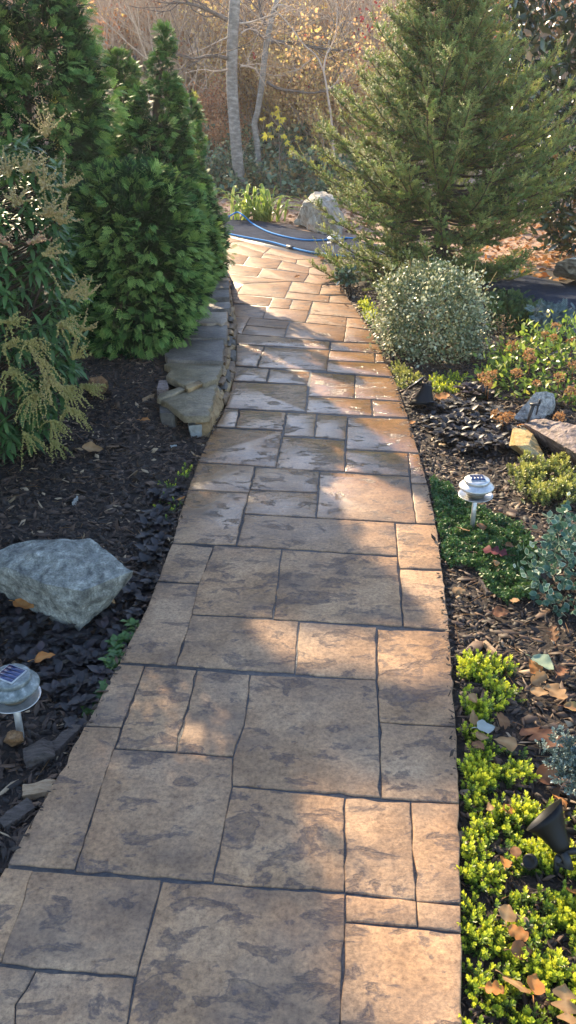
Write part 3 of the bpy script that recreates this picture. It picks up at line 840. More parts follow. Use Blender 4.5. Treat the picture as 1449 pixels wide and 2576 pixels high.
conifer('cypress', 'small cypress with a blunt dome top between the tallest one and the pointed one', [(106, 290, 310), (130, 263, 337), (190, 248, 347), (270, 235, 352), (360, 235, 352), (620, 245, 345)], 7.9, M_CONIF, 90, lum=.08)
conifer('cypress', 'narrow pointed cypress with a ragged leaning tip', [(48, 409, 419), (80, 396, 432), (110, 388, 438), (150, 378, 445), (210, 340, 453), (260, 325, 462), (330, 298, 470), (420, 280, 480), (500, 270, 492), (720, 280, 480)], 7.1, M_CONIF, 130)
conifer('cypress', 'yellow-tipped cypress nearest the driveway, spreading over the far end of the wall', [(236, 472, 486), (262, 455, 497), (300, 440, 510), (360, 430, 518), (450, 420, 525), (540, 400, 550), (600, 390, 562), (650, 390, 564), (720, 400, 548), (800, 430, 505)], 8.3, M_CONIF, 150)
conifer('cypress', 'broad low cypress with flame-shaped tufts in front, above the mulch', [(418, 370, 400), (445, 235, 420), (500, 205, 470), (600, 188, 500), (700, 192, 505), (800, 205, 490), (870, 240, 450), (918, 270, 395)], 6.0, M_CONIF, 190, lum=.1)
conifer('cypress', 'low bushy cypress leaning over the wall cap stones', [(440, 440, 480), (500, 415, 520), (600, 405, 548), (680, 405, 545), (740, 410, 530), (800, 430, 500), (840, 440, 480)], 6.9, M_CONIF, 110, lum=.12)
conifer('golden_cypress', 'thin golden cypress tip poking up behind the tallest cypress', [(20, 193, 203), (60, 180, 215), (150, 150, 240), (300, 140, 250), (500, 150, 245)], 9.0, M_CONIFY, 50, per=20)
conifer('golden_cypress', 'golden cypress tip glowing behind the small dome-topped cypress', [(130, 333, 343), (165, 322, 352), (260, 300, 370), (450, 300, 370)], 9.6, M_CONIFY, 36, per=20)
conifer('golden_cypress', 'small bright yellow cypress tip beside the yellow-tipped cypress, before the russet hedge', [(222, 474, 484), (250, 462, 494), (285, 455, 500), (420, 440, 505)], 9.3, M_CONIFY, 34, per=20, lum=.3)

# ------------------------------------------------------------------ spruce
def spruce():
    Y, X = 9.3, P(1120, 500, 9.3)[0]
    zb = float(gz(X, Y))
    t = thing('spruce', 'big bushy spruce with upswept shoots beside the far end of the path', 'spruce', (X, Y, zb))
    tk = np.array([[X, Y, zb - .05], [X - .05, Y, 1.2], [X - .125, Y, 2.3], [X - .18, Y, 3.3]])
    build('trunk', [tube(smooth_curve(tk, 14), np.linspace(.085, .012, 14), 8)], M_BARK, t)
    prof_z = [0.0, .25, .7, 1.2, 1.75, 2.2, 2.65, 3.05, 3.35]
    prof_r = [1.3, 1.42, 1.4, 1.25, .98, .64, .38, .18, .04]
    br, SP, SD, SL, SV = [], [], [], [], []
    z = .08
    while z < 3.28:
        r = np.interp(z, prof_z, prof_r)
        nb = 16 if z < 2.4 else 12
        a0 = rng.uniform(0, 2 * pi)
        for k in range(nb):
            a = a0 + 2 * pi * k / nb + rng.normal() * .2
            Lb = r * rng.uniform(.62, 1.08)
            if cos(a) > .3 and .6 < z < 1.5: Lb *= 1.1
            if cos(a) > .2 and z < .6: Lb *= .72
            dirh = np.array([cos(a), sin(a), 0])
            rise = rng.uniform(-.05, .35) if z > .5 else rng.uniform(-.3, .12)
            s_ = np.linspace(0, 1, 7)
            wob = np.array([-sin(a), cos(a), 0]) * rng.normal() * .12
            pts = np.array([X - .055 * z, Y, z + rng.normal() * .05]) + dirh * (Lb * s_)[:, None] + wob * (Lb * s_ ** 2)[:, None] + np.array([0, 0, 1.0]) * (Lb * (rise * s_ - .35 * s_ * (1 - s_) + .16 * s_ ** 3))[:, None]
            pts[:, 2] = np.maximum(pts[:, 2], gz(pts[:, 0], pts[:, 1]) + .05)
            br.append(tube(pts, np.linspace(.012, .003, 7) * (.6 + Lb * .4), 4, False))
            ns = int(30 * Lb / 1.1) + 9
            for q in range(ns):
                f = .25 + .75 * (q + rng.random()) / ns
                i = min(int(f * 6), 5); g = f * 6 - i
                p = pts[i] * (1 - g) + pts[i + 1] * g
                bd = unit(pts[i + 1] - pts[i])
                sd = np.cross(bd, [0, 0, 1]) * (1 if q % 2 else -1)
                up = rng.uniform(-.35, .8)
                ln = rng.uniform(.12, .25) * (1.05 - .3 * f)
                d = unit(bd * .7 + sd * rng.uniform(.3, 1.1) + np.array([0, 0, up]))
                v0 = -.08 + .62 * f + .14 * rng.normal() + .12 * up  # painted shade: inner shoots darker, tips brighter
                SP.append(p); SD.append(d); SL.append(ln); SV.append(v0)
                for s in (-1, 1):
                    if rng.random() < .8:
                        SP.append(p + d * ln * rng.uniform(.25, .5)); SD.append(unit(d + s * np.cross(d, [0, 0, 1.]) * .8 + np.array([0, 0, rng.uniform(-.3, .5)]))); SL.append(ln * rng.uniform(.5, .8)); SV.append(v0 + .05)
            SP.append(pts[-1] - unit(pts[-1] - pts[-2]) * .05); SD.append(unit(pts[-1] - pts[-2] + [0, 0, .25])); SL.append(rng.uniform(.16, .28)); SV.append(.7)
            if rng.random() < .45 and r > .3:
                SP.append(pts[-2]); SD.append(unit(dirh * rng.uniform(.2, .7) + [rng.normal() * .2, rng.normal() * .2, 1.0])); SL.append(rng.uniform(.2, .4)); SV.append(.85)
        z += .15 if z < 2.4 else .13
    SP += [np.array([X - .18, Y, 3.25])]; SD += [np.array([0, 0, 1.0])]; SL += [.4]; SV += [.8]
    SP, SD, SL, SV = np.array(SP), np.array(SD), np.array(SL), np.array(SV)
    build('branches', br, M_BARK, t)
    # shoot: bottle-brush of needles (unit length along Y)
    V, F, B = [], [], []
    nn = 15
    for k in range(nn):
        y = .03 + .95 * k / nn; a = k * 2.4
        d = np.array([cos(a), .7, sin(a)]); d /= np.linalg.norm(d)
        l = .095 if y < .9 else .07
        tdir = np.array([-sin(a), 0, cos(a)]) * .027
        p = np.array([0, y, 0]); i = len(V)
        V += [p - tdir, p + tdir, p + d * l]; B += [-.05, -.05, .18]; F.append((i, i + 1, i + 2))
    needles = (np.array(V), [np.array(F)], np.array(B))
    sc = np.stack([.5 + .5 * SL / .2, np.ones_like(SL), .5 + .5 * SL / .2], -1) * SL[:, None]
    sc[:, 0] = sc[:, 2] = .23
    FM = frames(SD)
    build('needles', [inst(needles, SP, FM, sc, SV)], M_SPRUCE, t)
    tri = (np.array([(.0028, 0, 0), (-.0014, 0, .0024), (-.0014, 0, -.0024), (.0, 1, 0)]), [np.array([(0, 1, 3), (1, 2, 3), (2, 0, 3)])], np.zeros(4))
    sc2 = np.ones((len(SL), 3)); sc2[:, 1] = SL
    build('shoots', [inst(tri, SP, FM, sc2)], M_SHOOT, t)
spruce()

# ------------------------------------------------------------------ pieris
def pieris():
    Y = 4.15
    rows = [(345, 0, 120), (420, -110, 150), (520, -200, 165), (620, -220, 175), (740, -230, 205), (900, -240, 205), (1000, -240, 190), (1100, -240, 140), (1190, -240, 70)]
    zc = rows_crown(rows, Y); cz, cc, cr = zc
    t = thing('pieris', 'pieris shrub with drooping strings of tan and yellow-green buds over dark glossy leaves', 'shrub', (cc[0], Y, float(gz(cc[0], Y))))
    pts, nrm = crown_points(zc, 330, Y, .85)
    inner, ninn = crown_points((cz, cc, cr * .7), 260, Y, .85)
    allp = np.concatenate([pts - nrm * rng.uniform(0, .09, len(pts))[:, None], inner]); alln = np.concatenate([nrm, ninn])
    Pn, D, Sx, Vv = [], [], [], []
    stems = []
    for p, n in zip(allp, alln):
        ax = unit(n + np.array([0, 0, .9]))
        fr = frames(ax[None])[0]
        k = 10; a = rng.uniform(0, 2 * pi) + np.arange(k) * 2.4
        el = np.linspace(-.5, .55, k) + rng.normal(size=k) * .12
        d = np.cos(el)[:, None] * (np.cos(a)[:, None] * fr[:, 0] + np.sin(a)[:, None] * fr[:, 2]) + np.sin(el)[:, None] * ax
        Pn.append(p + ax * np.linspace(-.03, .02, k)[:, None]); D.append(d); Sx.append(rng.uniform(.055, .095, k)); Vv.append(np.full(k, .45) + rng.normal(size=k) * .16 + el * .2)
        if rng.random() < .4:
            stems.append(tube(np.array([[cc[0] + rng.normal() * .1, Y, p[2] - .35], p - ax * .12, p]), [.007, .004, .003], 4, False))
    Pn, D, Sx, Vv = map(np.concatenate, (Pn, D, Sx, Vv))
    lb = leafbase(.30, 4, .25, .22)
    Nn = np.cross(np.cross(D, [0, 0, 1.0]), D)
    build('foliage', [inst(lb, Pn, frames(D, Nn), np.repeat(Sx[:, None], 3, 1), Vv)], M_PIERIS, t, True)
    for k in range(9):
        a = rng.uniform(0, 2 * pi)
        stems.append(tube(smooth_curve([[cc[0] + rng.normal() * .08, Y + rng.normal() * .08, cz[0] - .12], [cc[2] + cos(a) * .15, Y + sin(a) * .15, .5], [cc[5] + cos(a) * .3, Y + sin(a) * .3, 1.0]], 6), np.linspace(.014, .006, 6), 5, False))
    build('stems', stems, M_BARK, t)
    # bud strings: (x, y, number of strings, direction, droop, hue)
    heads = [(115, 340, 7, (.25, .9), .1, .62), (60, 430, 9, (.5, .6), .2, .66), (110, 470, 9, (.6, .4), .3, .66), (20, 440, 8, (-.1, .8), .2, .66), (160, 470, 4, (.9, .5), .1, .66), (40, 510, 8, (.3, .4), .35, .7), (115, 540, 9, (.9, .3), .3, .64), (150, 560, 7, (.6, .9), .2, .64), (70, 610, 5, (.9, .3), .2, .98), (110, 640, 5, (1, .2), .3, .6), (30, 620, 5, (-.5, .3), .4, .9), (165, 745, 6, (1, .4), .2, .62), (215, 745, 6, (.4, .9), .1, .62), (150, 815, 9, (.8, .1), .6, .45), (205, 830, 5, (.8, .4), .1, .55), (20, 810, 8, (.5, .3), .6, .3), (70, 860, 9, (.7, -.1), .9, .42), (10, 870, 6, (.6, .1), .5, .4), (185, 900, 7, (.7, .7), .1, .4), (100, 905, 6, (.6, -.3), .8, .45), (120, 960, 12, (.2, .2), 1.1, .5), (160, 975, 12, (.7, 0), .9, .38), (205, 970, 10, (.8, .0), .5, .3), (90, 990, 9, (-.3, 0), 1.2, .38), (20, 940, 8, (.3, .1), 1.1, .32), (170, 1030, 9, (.6, -.2), 1.0, .34), (130, 1060, 9, (.5, -.4), 1.0, .28), (60, 1090, 6, (.5, -.2), 1.0, .3), (135, 1110, 5, (.4, -.4), .9, .25)]
    bd = np.array([(0, 0, -1), (1, 0, 0), (0, 1, 0), (-1, 0, 0), (0, -1, 0), (0, 0, 1)], float)
    bead = (bd, [np.array([(0, 2, 1), (0, 3, 2), (0, 4, 3), (0, 1, 4), (5, 1, 2), (5, 2, 3), (5, 3, 4), (5, 4, 1)])], np.zeros(6))
    for hx, hy, ns, dr, droop, hue in heads:
        zz = P(hx, hy, Y)[2]
        r = np.interp(zz, cz, cr); c = np.interp(zz, cz, cc)
        u = np.clip((P(hx, hy, Y)[0] - c) / max(r, .05), -1, 1)
        Yd = Y - .85 * r * math.sqrt(max(0, 1 - u * u)) - .02
        p0 = P(hx, hy, Yd)
        bp, bs, bv, st = [], [], [], []
        for s in range(int(ns * 1.5)):
            d = np.array([dr[0] + rng.normal() * .45, rng.normal() * .5 - .25, dr[1] + rng.normal() * .35])
            d = unit(d)
            ln = rng.uniform(.075, .14)
            droop_ = droop * .7
            q = np.linspace(0, 1, 22)
            line = p0 + d * (q * ln)[:, None] + np.array([0, 0, -1]) * (droop_ * ln * q * q)[:, None] + np.array([0, 0, .25 * (1 - droop)]) * (ln * q * q)[:, None]
            st.append(tube(line[::4], .0012, 3, False))
            w_ = rng.normal(size=(22, 3)) * .0035
            bp.append(line + w_); bs.append(np.full(22, .0062) * rng.uniform(.75, 1.2, 22) * (1.1 - .4 * q)); bv.append(hue + rng.normal(size=22) * .08)
        bp, bs, bv = map(np.concatenate, (bp, bs, bv))
        o = build('bud_cluster', [inst(bead, bp, frames(rng.normal(size=bp.shape)), np.repeat(bs[:, None], 3, 1), bv)] + [(s[0], s[1], np.full(len(s[0]), hue)) for s in st], M_BUD, t)
pieris()

# ------------------------------------------------------------------ leafy shrubs
def leafshrub(name, label, rows, Y, mat, n, size, base=LEAF_R, depth=.95, var=(.5, .2), inner=.5, up=.3, cat='shrub', group=None, jit=.04, stems=True, parts=None, lightout=.0):
    zc = rows_crown(rows, Y); cz, cc, cr = zc
    t = thing(name, label, cat, (cc[0], Y, float(gz(cc[0], Y))), group)
    pts, nrm = crown_points(zc, n, Y, depth)
    lump = np.array([fbm(p, 9, 2) for p in pts])
    pts = pts + nrm * (rng.normal(size=n if len(pts) == n else len(pts)) * jit + lump * jit * 2.2 - jit)[:, None]
    v = rng.normal(size=len(pts)) * var[1] + var[0] + lump * lightout
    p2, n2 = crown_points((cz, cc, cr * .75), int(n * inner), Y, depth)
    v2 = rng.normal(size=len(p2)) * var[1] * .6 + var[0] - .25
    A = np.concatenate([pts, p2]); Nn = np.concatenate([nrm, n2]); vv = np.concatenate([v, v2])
    d = unit(Nn * .6 + rng.normal(size=A.shape) * .7 + np.array([0, 0, up]))
    nr = Nn + rng.normal(size=A.shape) * .6 + np.array([0, 0, .5])
    s = size * rng.uniform(.65, 1.3, len(A))
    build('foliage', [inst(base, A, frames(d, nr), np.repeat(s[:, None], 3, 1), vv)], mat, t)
    if stems:
        st = []
        for k in range(16):
            q = pts[rng.integers(len(pts))]
            b0 = np.array([cc[0] + rng.normal() * .05, Y + rng.normal() * .05, float(gz(cc[0], Y)) - .03])
            st.append(tube(smooth_curve([b0, (b0 + q) / 2 + rng.normal(size=3) * .03, q], 5), np.linspace(.008, .002, 5), 4, False))
        build('stems', st, M_BARK, t)
    return t, zc
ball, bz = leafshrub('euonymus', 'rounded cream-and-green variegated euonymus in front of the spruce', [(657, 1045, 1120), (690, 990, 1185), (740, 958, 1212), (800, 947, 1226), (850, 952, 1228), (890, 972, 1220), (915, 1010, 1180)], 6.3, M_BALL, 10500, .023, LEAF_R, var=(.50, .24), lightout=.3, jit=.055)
tw = []
for hx, hy, dx in ((1190, 670, .02), (1200, 690, .06), (1080, 662, -.01), (1040, 672, -.03), (1215, 700, .1)):
    p = P(hx, hy, 6.3); build('twig', [tube([p - [0, 0, .15], p + [dx, 0, .05]], [.003, .002], 4)], M_SHOOT, ball)
# white-edged shrub on the right border: each leaf has a pale margin
a6 = np.array([(0, 0), (.26, .25), (.3, .6), (0, 1), (-.3, .6), (-.26, .25)], float)
in6 = (a6 - [0, .5]) * .72 + [0, .5]
VL = np.concatenate([np.c_[a6, .06 * np.abs(a6[:, 0])], np.c_[in6, np.zeros(6)]])
VF = np.array([(k, (k + 1) % 6, 6 + (k + 1) % 6, 6 + k) for k in range(6)])
VARI = (VL, [VF, np.array([(6, 7, 8, 9, 10, 11)])], np.r_[np.full(6, .45), np.zeros(6)])
leafshrub('variegated_shrub', 'grey-green shrub with white-edged leaves beside the thyme mat', [(1285, 1425, 1475), (1340, 1372, 1520), (1400, 1350, 1540), (1460, 1315, 1550), (1530, 1320, 1560), (1600, 1345, 1560), (1650, 1385, 1560)], 2.72, M_VARI, 1150, .030, VARI, var=(.42, .12), jit=.03, inner=.7)
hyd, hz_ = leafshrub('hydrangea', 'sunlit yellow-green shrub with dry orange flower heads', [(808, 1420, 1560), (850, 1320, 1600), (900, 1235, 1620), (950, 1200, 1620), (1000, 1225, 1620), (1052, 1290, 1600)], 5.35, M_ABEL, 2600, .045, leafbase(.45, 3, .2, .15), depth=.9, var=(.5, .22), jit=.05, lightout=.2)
fd = np.array([(0, 0, 0), (.5, .5, 0), (0, 1, 0), (-.5, .5, 0)], float)
FLOR = (fd, [np.array([(0, 1, 2, 3)])], np.zeros(4))
def flower_head(p, r, parent, hue=.55):
    n = 90
    d = unit(rng.normal(size=(n, 3)) + np.array([0, 0, .55]))
    pp = p + d * r * rng.uniform(.75, 1.05, n)[:, None] * np.array([1, 1, .75])
    st = tube([p - [0, 0, .09], p], [.002, .0015], 4)
    o = build('flower_head', [inst(FLOR, pp, frames(unit(rng.normal(size=(n, 3))), d + rng.normal(size=(n, 3)) * .5), np.full((n, 3), r * .34), hue + rng.normal(size=n) * .2), (st[0], st[1], np.full(len(st[0]), .3))], M_ORHEAD, parent)
for hx, hy, dY in ((1399, 821, 5.2), (1394, 849, 5.1), (1372, 842, 5.3), (1334, 904, 4.95), (1299, 939, 4.9), (1407, 949, 4.8), (1224, 959, 5.0), (1239, 944, 5.05), (1215, 948, 5.05), (1444, 919, 4.9), (1249, 1044, 4.55), (1279, 1049, 4.5), (1265, 1058, 4.45), (1407, 1049, 4.5), (1330, 890, 5.0), (1290, 870, 5.3), (1440, 860, 5.2), (1350, 965, 4.8), (1230, 970, 4.9), (1436, 985, 4.75)):
    flower_head(P(hx, hy, dY), .034 * rng.uniform(.8, 1.2), hyd, .55)
# dried seed-heads between the euonymus and the yellow-green shrub
dry, _ = leafshrub('dried_perennial', 'clump of dried straw-coloured perennial stems right of the euonymus', [(790, 1255, 1268), (830, 1245, 1280), (870, 1240, 1330), (900, 1245, 1340)], 6.0, DRY['tan'], 420, .022, LEAF_S, var=(.7, .25), jit=.05, cat='dried plant')
leafshrub('blue_conifer', 'low hazy blue-grey conifer in shade before the driveway', [(772, 1375, 1410), (785, 1360, 1430), (800, 1352, 1440), (822, 1355, 1445)], 6.7, M_BLUE, 420, .06, SPRAY, var=(.45, .2), cat='conifer')
leafshrub('shade_shrub', 'dark twiggy evergreen in deep shade under the spruce by the driveway', [(740, 1240, 1290), (775, 1230, 1340), (810, 1235, 1345), (845, 1245, 1330)], 7.1, M_SPRUCE, 900, .06, SPRAY, var=(.1, .12))
leafshrub('small_evergreen', 'small dark broad-leaved plant between the path edge and the spruce', [(680, 850, 880), (695, 845, 895), (712, 858, 895)], 8.6, M_IVY, 160, .05, LEAF_R, var=(.4, .2), cat='plant')

# ------------------------------------------------------------------ ground-hugging plants
def region(poly, n, z=None):
    w_ = np.array([G(x, y, -.03)[:2] for x, y in poly])
    lo, hi = w_.min(0), w_.max(0)
    out = np.zeros((0, 2))
    while len(out) < n:
        q = rng.uniform(lo, hi, (n * 3, 2)); out = np.concatenate([out, q[inpoly(q, w_)]])
    q = out[:n]
    return np.c_[q, gz(q[:, 0], q[:, 1])]
def sedum_stem():
    V, F, B = [], [], []
    nl = 21
    for k in range(nl):
        y = .12 + .88 * (k / nl) ** .8; a = k * 2.4
        up = .25 + .75 * (k / nl) ** 2
        d = np.array([cos(a) * (1.15 - up * .75), up, sin(a) * (1.15 - up * .75)]); d /= np.linalg.norm(d)
        l = .29 * (1 - .35 * (k / nl)); t = np.array([-sin(a), 0, cos(a)]) * .062
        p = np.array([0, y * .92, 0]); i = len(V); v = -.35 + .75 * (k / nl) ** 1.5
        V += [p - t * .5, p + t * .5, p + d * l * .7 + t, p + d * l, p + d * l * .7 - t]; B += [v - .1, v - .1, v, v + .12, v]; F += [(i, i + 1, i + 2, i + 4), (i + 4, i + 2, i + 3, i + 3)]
    F3 = [f[:3] for f in F if f[2] == f[3]]; F4 = [f for f in F if f[2] != f[3]]
    return (np.array(V), [np.array(F4), np.array(F3)], np.array(B))
SED = sedum_stem()
leafshrub('blue_spruce', 'tiny silver-blue spruce seedling at the edge of the sedum', [(1880, 1425, 1480), (1905, 1418, 1490), (1945, 1415, 1500), (1965, 1430, 1490)], 1.62, M_BLUE, 190, .034, SED, var=(.6, .2), cat='conifer', stems=False)
def sedum(name, poly, n, mat, size, label=None, cat=None, group=None, var=.55, clumpy=14, kind=None, lift=.0):
    p = region(poly, int(n * 2.2))
    ln = np.array([fbm((a, b, 0), clumpy, 2) for a, b, _ in p])
    k = np.argsort(-ln + rng.normal(size=len(p)) * .12)[:n]
    p, ln = p[k], ln[k]
    lean = rng.normal(size=(len(p), 3)) * .45; lean[:, 2] = 1
    s = size * rng.uniform(.5, 1.4, len(p)) * (1 + .45 * np.clip(ln, -.6, .8))
    sc = np.stack([s * .85, s, s * .85], -1)
    v = var + rng.normal(size=len(p)) * .19 + ln * .3
    p[:, 2] += lift * (0.5 + ln)
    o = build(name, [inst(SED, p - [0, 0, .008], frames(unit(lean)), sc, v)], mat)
    return tag(o, label, cat, group, kind)
sedum('sedum_carpet', [(1168, 1800), (1190, 1770), (1225, 1800), (1215, 1850), (1245, 1890), (1310, 1895), (1330, 1960), (1290, 1990), (1340, 2040), (1420, 2060), (1600, 2030), (1900, 2700), (1184, 2700), (1178, 2300)], 3600, M_SEDUM, .04, kind='stuff', label='carpet of yellow-green sedum along the near right edge of the path')
sedum('sedum_clump', [(1175, 1650), (1200, 1640), (1290, 1690), (1315, 1720), (1300, 1760), (1240, 1800), (1170, 1800), (1162, 1700)], 330, M_SEDUM, .042, 'bright chartreuse sedum clump beside the path edge above the sedum carpet', 'sedum', var=.58)
sedum('sedum_clump', [(1275, 1200), (1320, 1180), (1400, 1195), (1480, 1230), (1480, 1290), (1380, 1300), (1310, 1270)], 520, M_SEDUM2, .055, 'mounded olive-green sedum behind the shiny solar light, below the yellow stone', 'sedum', var=.62, lift=.05)
sedum('sedum_clump', [(985, 925), (1000, 915), (1045, 945), (1060, 965), (1010, 985), (995, 960)], 230, M_SEDUM2, .05, 'pale green sedum patch at the path edge behind the spotlight panel', 'sedum', var=.7)
sedum('sedum_clump', [(1085, 955), (1130, 945), (1165, 960), (1160, 990), (1110, 1000), (1080, 985)], 230, M_SEDUM, .05, 'yellow sedum patch just behind the black spotlight hood', 'sedum', var=.62)
sedum('sedum_clump', [(898, 765), (925, 760), (950, 800), (945, 822), (925, 815)], 170, M_SEDUM, .06, 'small lime sedum cushion between the path and the euonymus', 'sedum', var=.68)
sedum('sedum_sprigs', [(380, 1225), (470, 1180), (475, 1230), (420, 1330), (380, 1320)], 40, M_SEDUM, .04, 'few green sedum sprigs in mulch at the left edge of the path', 'sedum', var=.45)
# thyme mat: small rounded leaves in low cushions
def mat_plant(name, poly, n, mat, size, label, hgt=.025, cat=None, kind='stuff'):
    p = region(poly, n)
    ln = np.array([fbm((a, b, 0), 16, 2) for a, b, _ in p])
    p[:, 2] += (hgt * (.7 + ln)) * rng.random(len(p)) ** .5 + .006
    d = unit(rng.normal(size=p.shape) + np.array([0, 0, .4]))
    nr = rng.normal(size=p.shape) * .7 + np.array([0, 0, 1])
    s = size * rng.uniform(.6, 1.3, len(p))
    o = build(name, [inst(LEAF_R, p, frames(d, nr), np.repeat(s[:, None], 3, 1), .45 + ln * .3 + rng.normal(size=len(p)) * .15)], mat)
    return tag(o, label, cat, None, kind)
mat_plant('thyme_mat', [(1080, 1212), (1120, 1222), (1160, 1262), (1250, 1300), (1330, 1345), (1350, 1400), (1335, 1500), (1275, 1515), (1225, 1480), (1200, 1430), (1130, 1425), (1112, 1400), (1098, 1310)], 19000, M_THYME, .0125, 'mat of tiny green thyme leaves around the solar light', .03)
def rosettes(name, poly, n, mat, size, label, var=.4, hgt=.03, kind='stuff', cat=None, k=9):
    p = region(poly, n)
    Pn, D, Sx, Vv = [], [], [], []
    for q in p:
        a = rng.uniform(0, 2 * pi) + np.arange(k) * 2.4
        el = rng.uniform(.0, .9, k)
        D.append(np.stack([np.cos(a) * np.cos(el), np.sin(a) * np.cos(el), np.sin(el)], -1))
        Pn.append(np.tile(q + [0, 0, hgt * rng.random()], (k, 1))); Sx.append(size * rng.uniform(.6, 1.25, k)); Vv.append(var + rng.normal() * .1 + rng.normal(size=k) * .14)
    Pn, D, Sx, Vv = map(np.concatenate, (Pn, D, Sx, Vv))
    lb = leafbase(.62, 4, .3, .3, .9)
    nr = np.cross(np.cross(D, [0, 0, 1.0]), D)
    o = build(name, [inst(lb, Pn, frames(D, nr), np.repeat(Sx[:, None], 3, 1), Vv)], mat, None, True)
    return tag(o, label, cat, None, kind)
rosettes('bugleweed_carpet', [(-80, 1480), (20, 1500), (95, 1560), (200, 1600), (275, 1525), (335, 1455), (400, 1440), (370, 1530), (300, 1660), (200, 1840), (130, 1760), (110, 1700), (-80, 1640)], 170, M_AJUGA, .042, 'carpet of near-black bugleweed round the granite boulder')
rosettes('bugleweed_patch', [(1060, 1050), (1100, 1030), (1180, 1025), (1260, 1060), (1290, 1110), (1275, 1150), (1190, 1150), (1110, 1120)], 210, M_AJUGA, .05, 'patch of near-black bugleweed between the spotlight and the yellow stone', .32, .06)
rosettes('purple_plant', [(1150, 1005), (1190, 985), (1230, 995), (1240, 1015), (1190, 1025)], 26, M_AJUGA, .06, 'purple-leaved plant beneath the dry orange flower heads', .75, .06, 'thing', 'plant')
rosettes('weeds', [(290, 1600), (330, 1560), (345, 1590), (300, 1680), (240, 1780), (215, 1800)], 34, M_GREENW, .035, 'straggling green weeds along the left edge of the path', .4)
rosettes('bugleweed_sprigs', [(385, 1245), (450, 1230), (440, 1300), (405, 1390), (350, 1440), (340, 1400)], 40, M_AJUGA, .045, 'scattered black bugleweed rosettes near the path edge above the boulder', .35)

# ------------------------------------------------------------------ bark mulch
def chips(name, polys, n, sz, mat=M_CHIP, label=None, seedv=(.42, .2), zlift=.012):
    p = region(polys, n)
    V0 = np.array([[-.5, -.5, 0], [.5, -.35, 0], [.45, .5, 0], [-.4, .42, 0], [-.42, -.38, 1], [.4, -.3, .8], [.36, .4, 1], [-.36, .36, .7]], float)
    V0[[1, 5], 1] = -.15; V0[[3, 7], 1] = .2
    F0 = [np.array([[4, 5, 6, 7], [0, 1, 5, 4], [1, 2, 6, 5], [2, 3, 7, 6], [3, 0, 4, 7]])]
    L = sz * np.exp(rng.normal(size=n) * .45)
    asp = rng.uniform(.10, .5, n)
    sc = np.stack([L * asp, L, np.clip(L * rng.uniform(.05, .14, n), .0015, .006)], -1)
    d = rng.normal(size=(n, 3)); d[:, 2] *= .4
    up = rng.normal(size=(n, 3)) * .6; up[:, 2] = 1
    p[:, 2] += rng.uniform(-.004, zlift, n)
    v = np.clip(seedv[0] + rng.normal(size=n) * seedv[1], 0, .95)
    v[rng.random(n) < .03] = 1.05
    o = build(name, [inst((V0, F0, np.zeros(8)), p, frames(unit(d), up), sc, v)], mat)
    return tag(o, label, None, None, 'stuff')
left_near = [(-350, 1700), (-300, 1150), (0, 1060), (120, 960), (240, 930), (330, 905), (400, 935), (430, 1050), (530, 1098), (475, 1226), (437, 1360), (375, 1520), (300, 1668), (200, 1855), (100, 2040), (10, 2190), (-250, 2640), (-600, 2640)]
chips('bark_mulch', left_near, 20000, .029, label='dark bark mulch over the bed left of the path')
right_near = [(1140, 1680), (1127, 1560), (1105, 1380), (1076, 1212), (1060, 1154), (1030, 1050), (1000, 965), (975, 908), (900, 780), (940, 760), (1260, 900), (1449, 1000), (1560, 1100), (1700, 1500), (1800, 2000), (1900, 2300), (1900, 2700), (1168, 2700), (1158, 2300), (1152, 1900)]
chips('bark_mulch', right_near, 16000, .031, label='dark bark mulch over the bed right of the path', seedv=(.45, .22))
chips('bark_mulch', [(840, 690), (950, 740), (1449, 800), (1449, 1000), (1260, 930), (960, 850), (900, 790)], 5000, .05, label='mulch and debris under the spruce and euonymus', seedv=(.6, .25))
def sticks(name, poly, n, ln, label, v=.9, r=.0012):
    p = region(poly, n); d = rng.normal(size=(n, 3)); d[:, 2] *= .15
    tri = (np.array([(1, 0, 0), (-.5, 0, .87), (-.5, 0, -.87), (1, 1, 0), (-.5, 1, .87), (-.5, 1, -.87)]), [np.array([(0, 1, 4, 3), (1, 2, 5, 4), (2, 0, 3, 5)])], np.zeros(6))
    s = ln * rng.uniform(.5, 1.4, n)
    o = build(name, [inst(tri, p + [0, 0, .015], frames(unit(d)), np.stack([np.full(n, r), s, np.full(n, r)], -1), np.full(n, v) + rng.normal(size=n) * .1)], DRY['tan'])
    return tag(o, label, None, None, 'stuff')
sticks('pine_needles', right_near, 420, .07, 'tan pine needles strewn over the right bed', .2)
sticks('pine_needles', left_near, 220, .06, 'tan pine needles strewn over the left bed', .1)

edge_l = [(560, 1040), (566, 1046), (500, 1180), (465, 1300), (400, 1480), (325, 1668), (180, 1945), (40, 2180), (15, 2180), (150, 1945), (300, 1668), (375, 1520), (452, 1298), (500, 1158)]
edge_r = [(1154, 2000), (1137, 1678), (1107, 1398), (1057, 1154), (973, 909), (960, 909), (1045, 1154), (1092, 1398), (1118, 1678), (1132, 2000)]
for nm, pl, lab in (('mulch_crumbs', edge_l, 'crumbs of bark strayed onto the left border of the path'), ('mulch_crumbs', edge_r, 'crumbs of bark strayed onto the right border of the path')):
    o = chips(nm, [q for q in pl], 260, .015, label=lab)
    o.location.z = .045
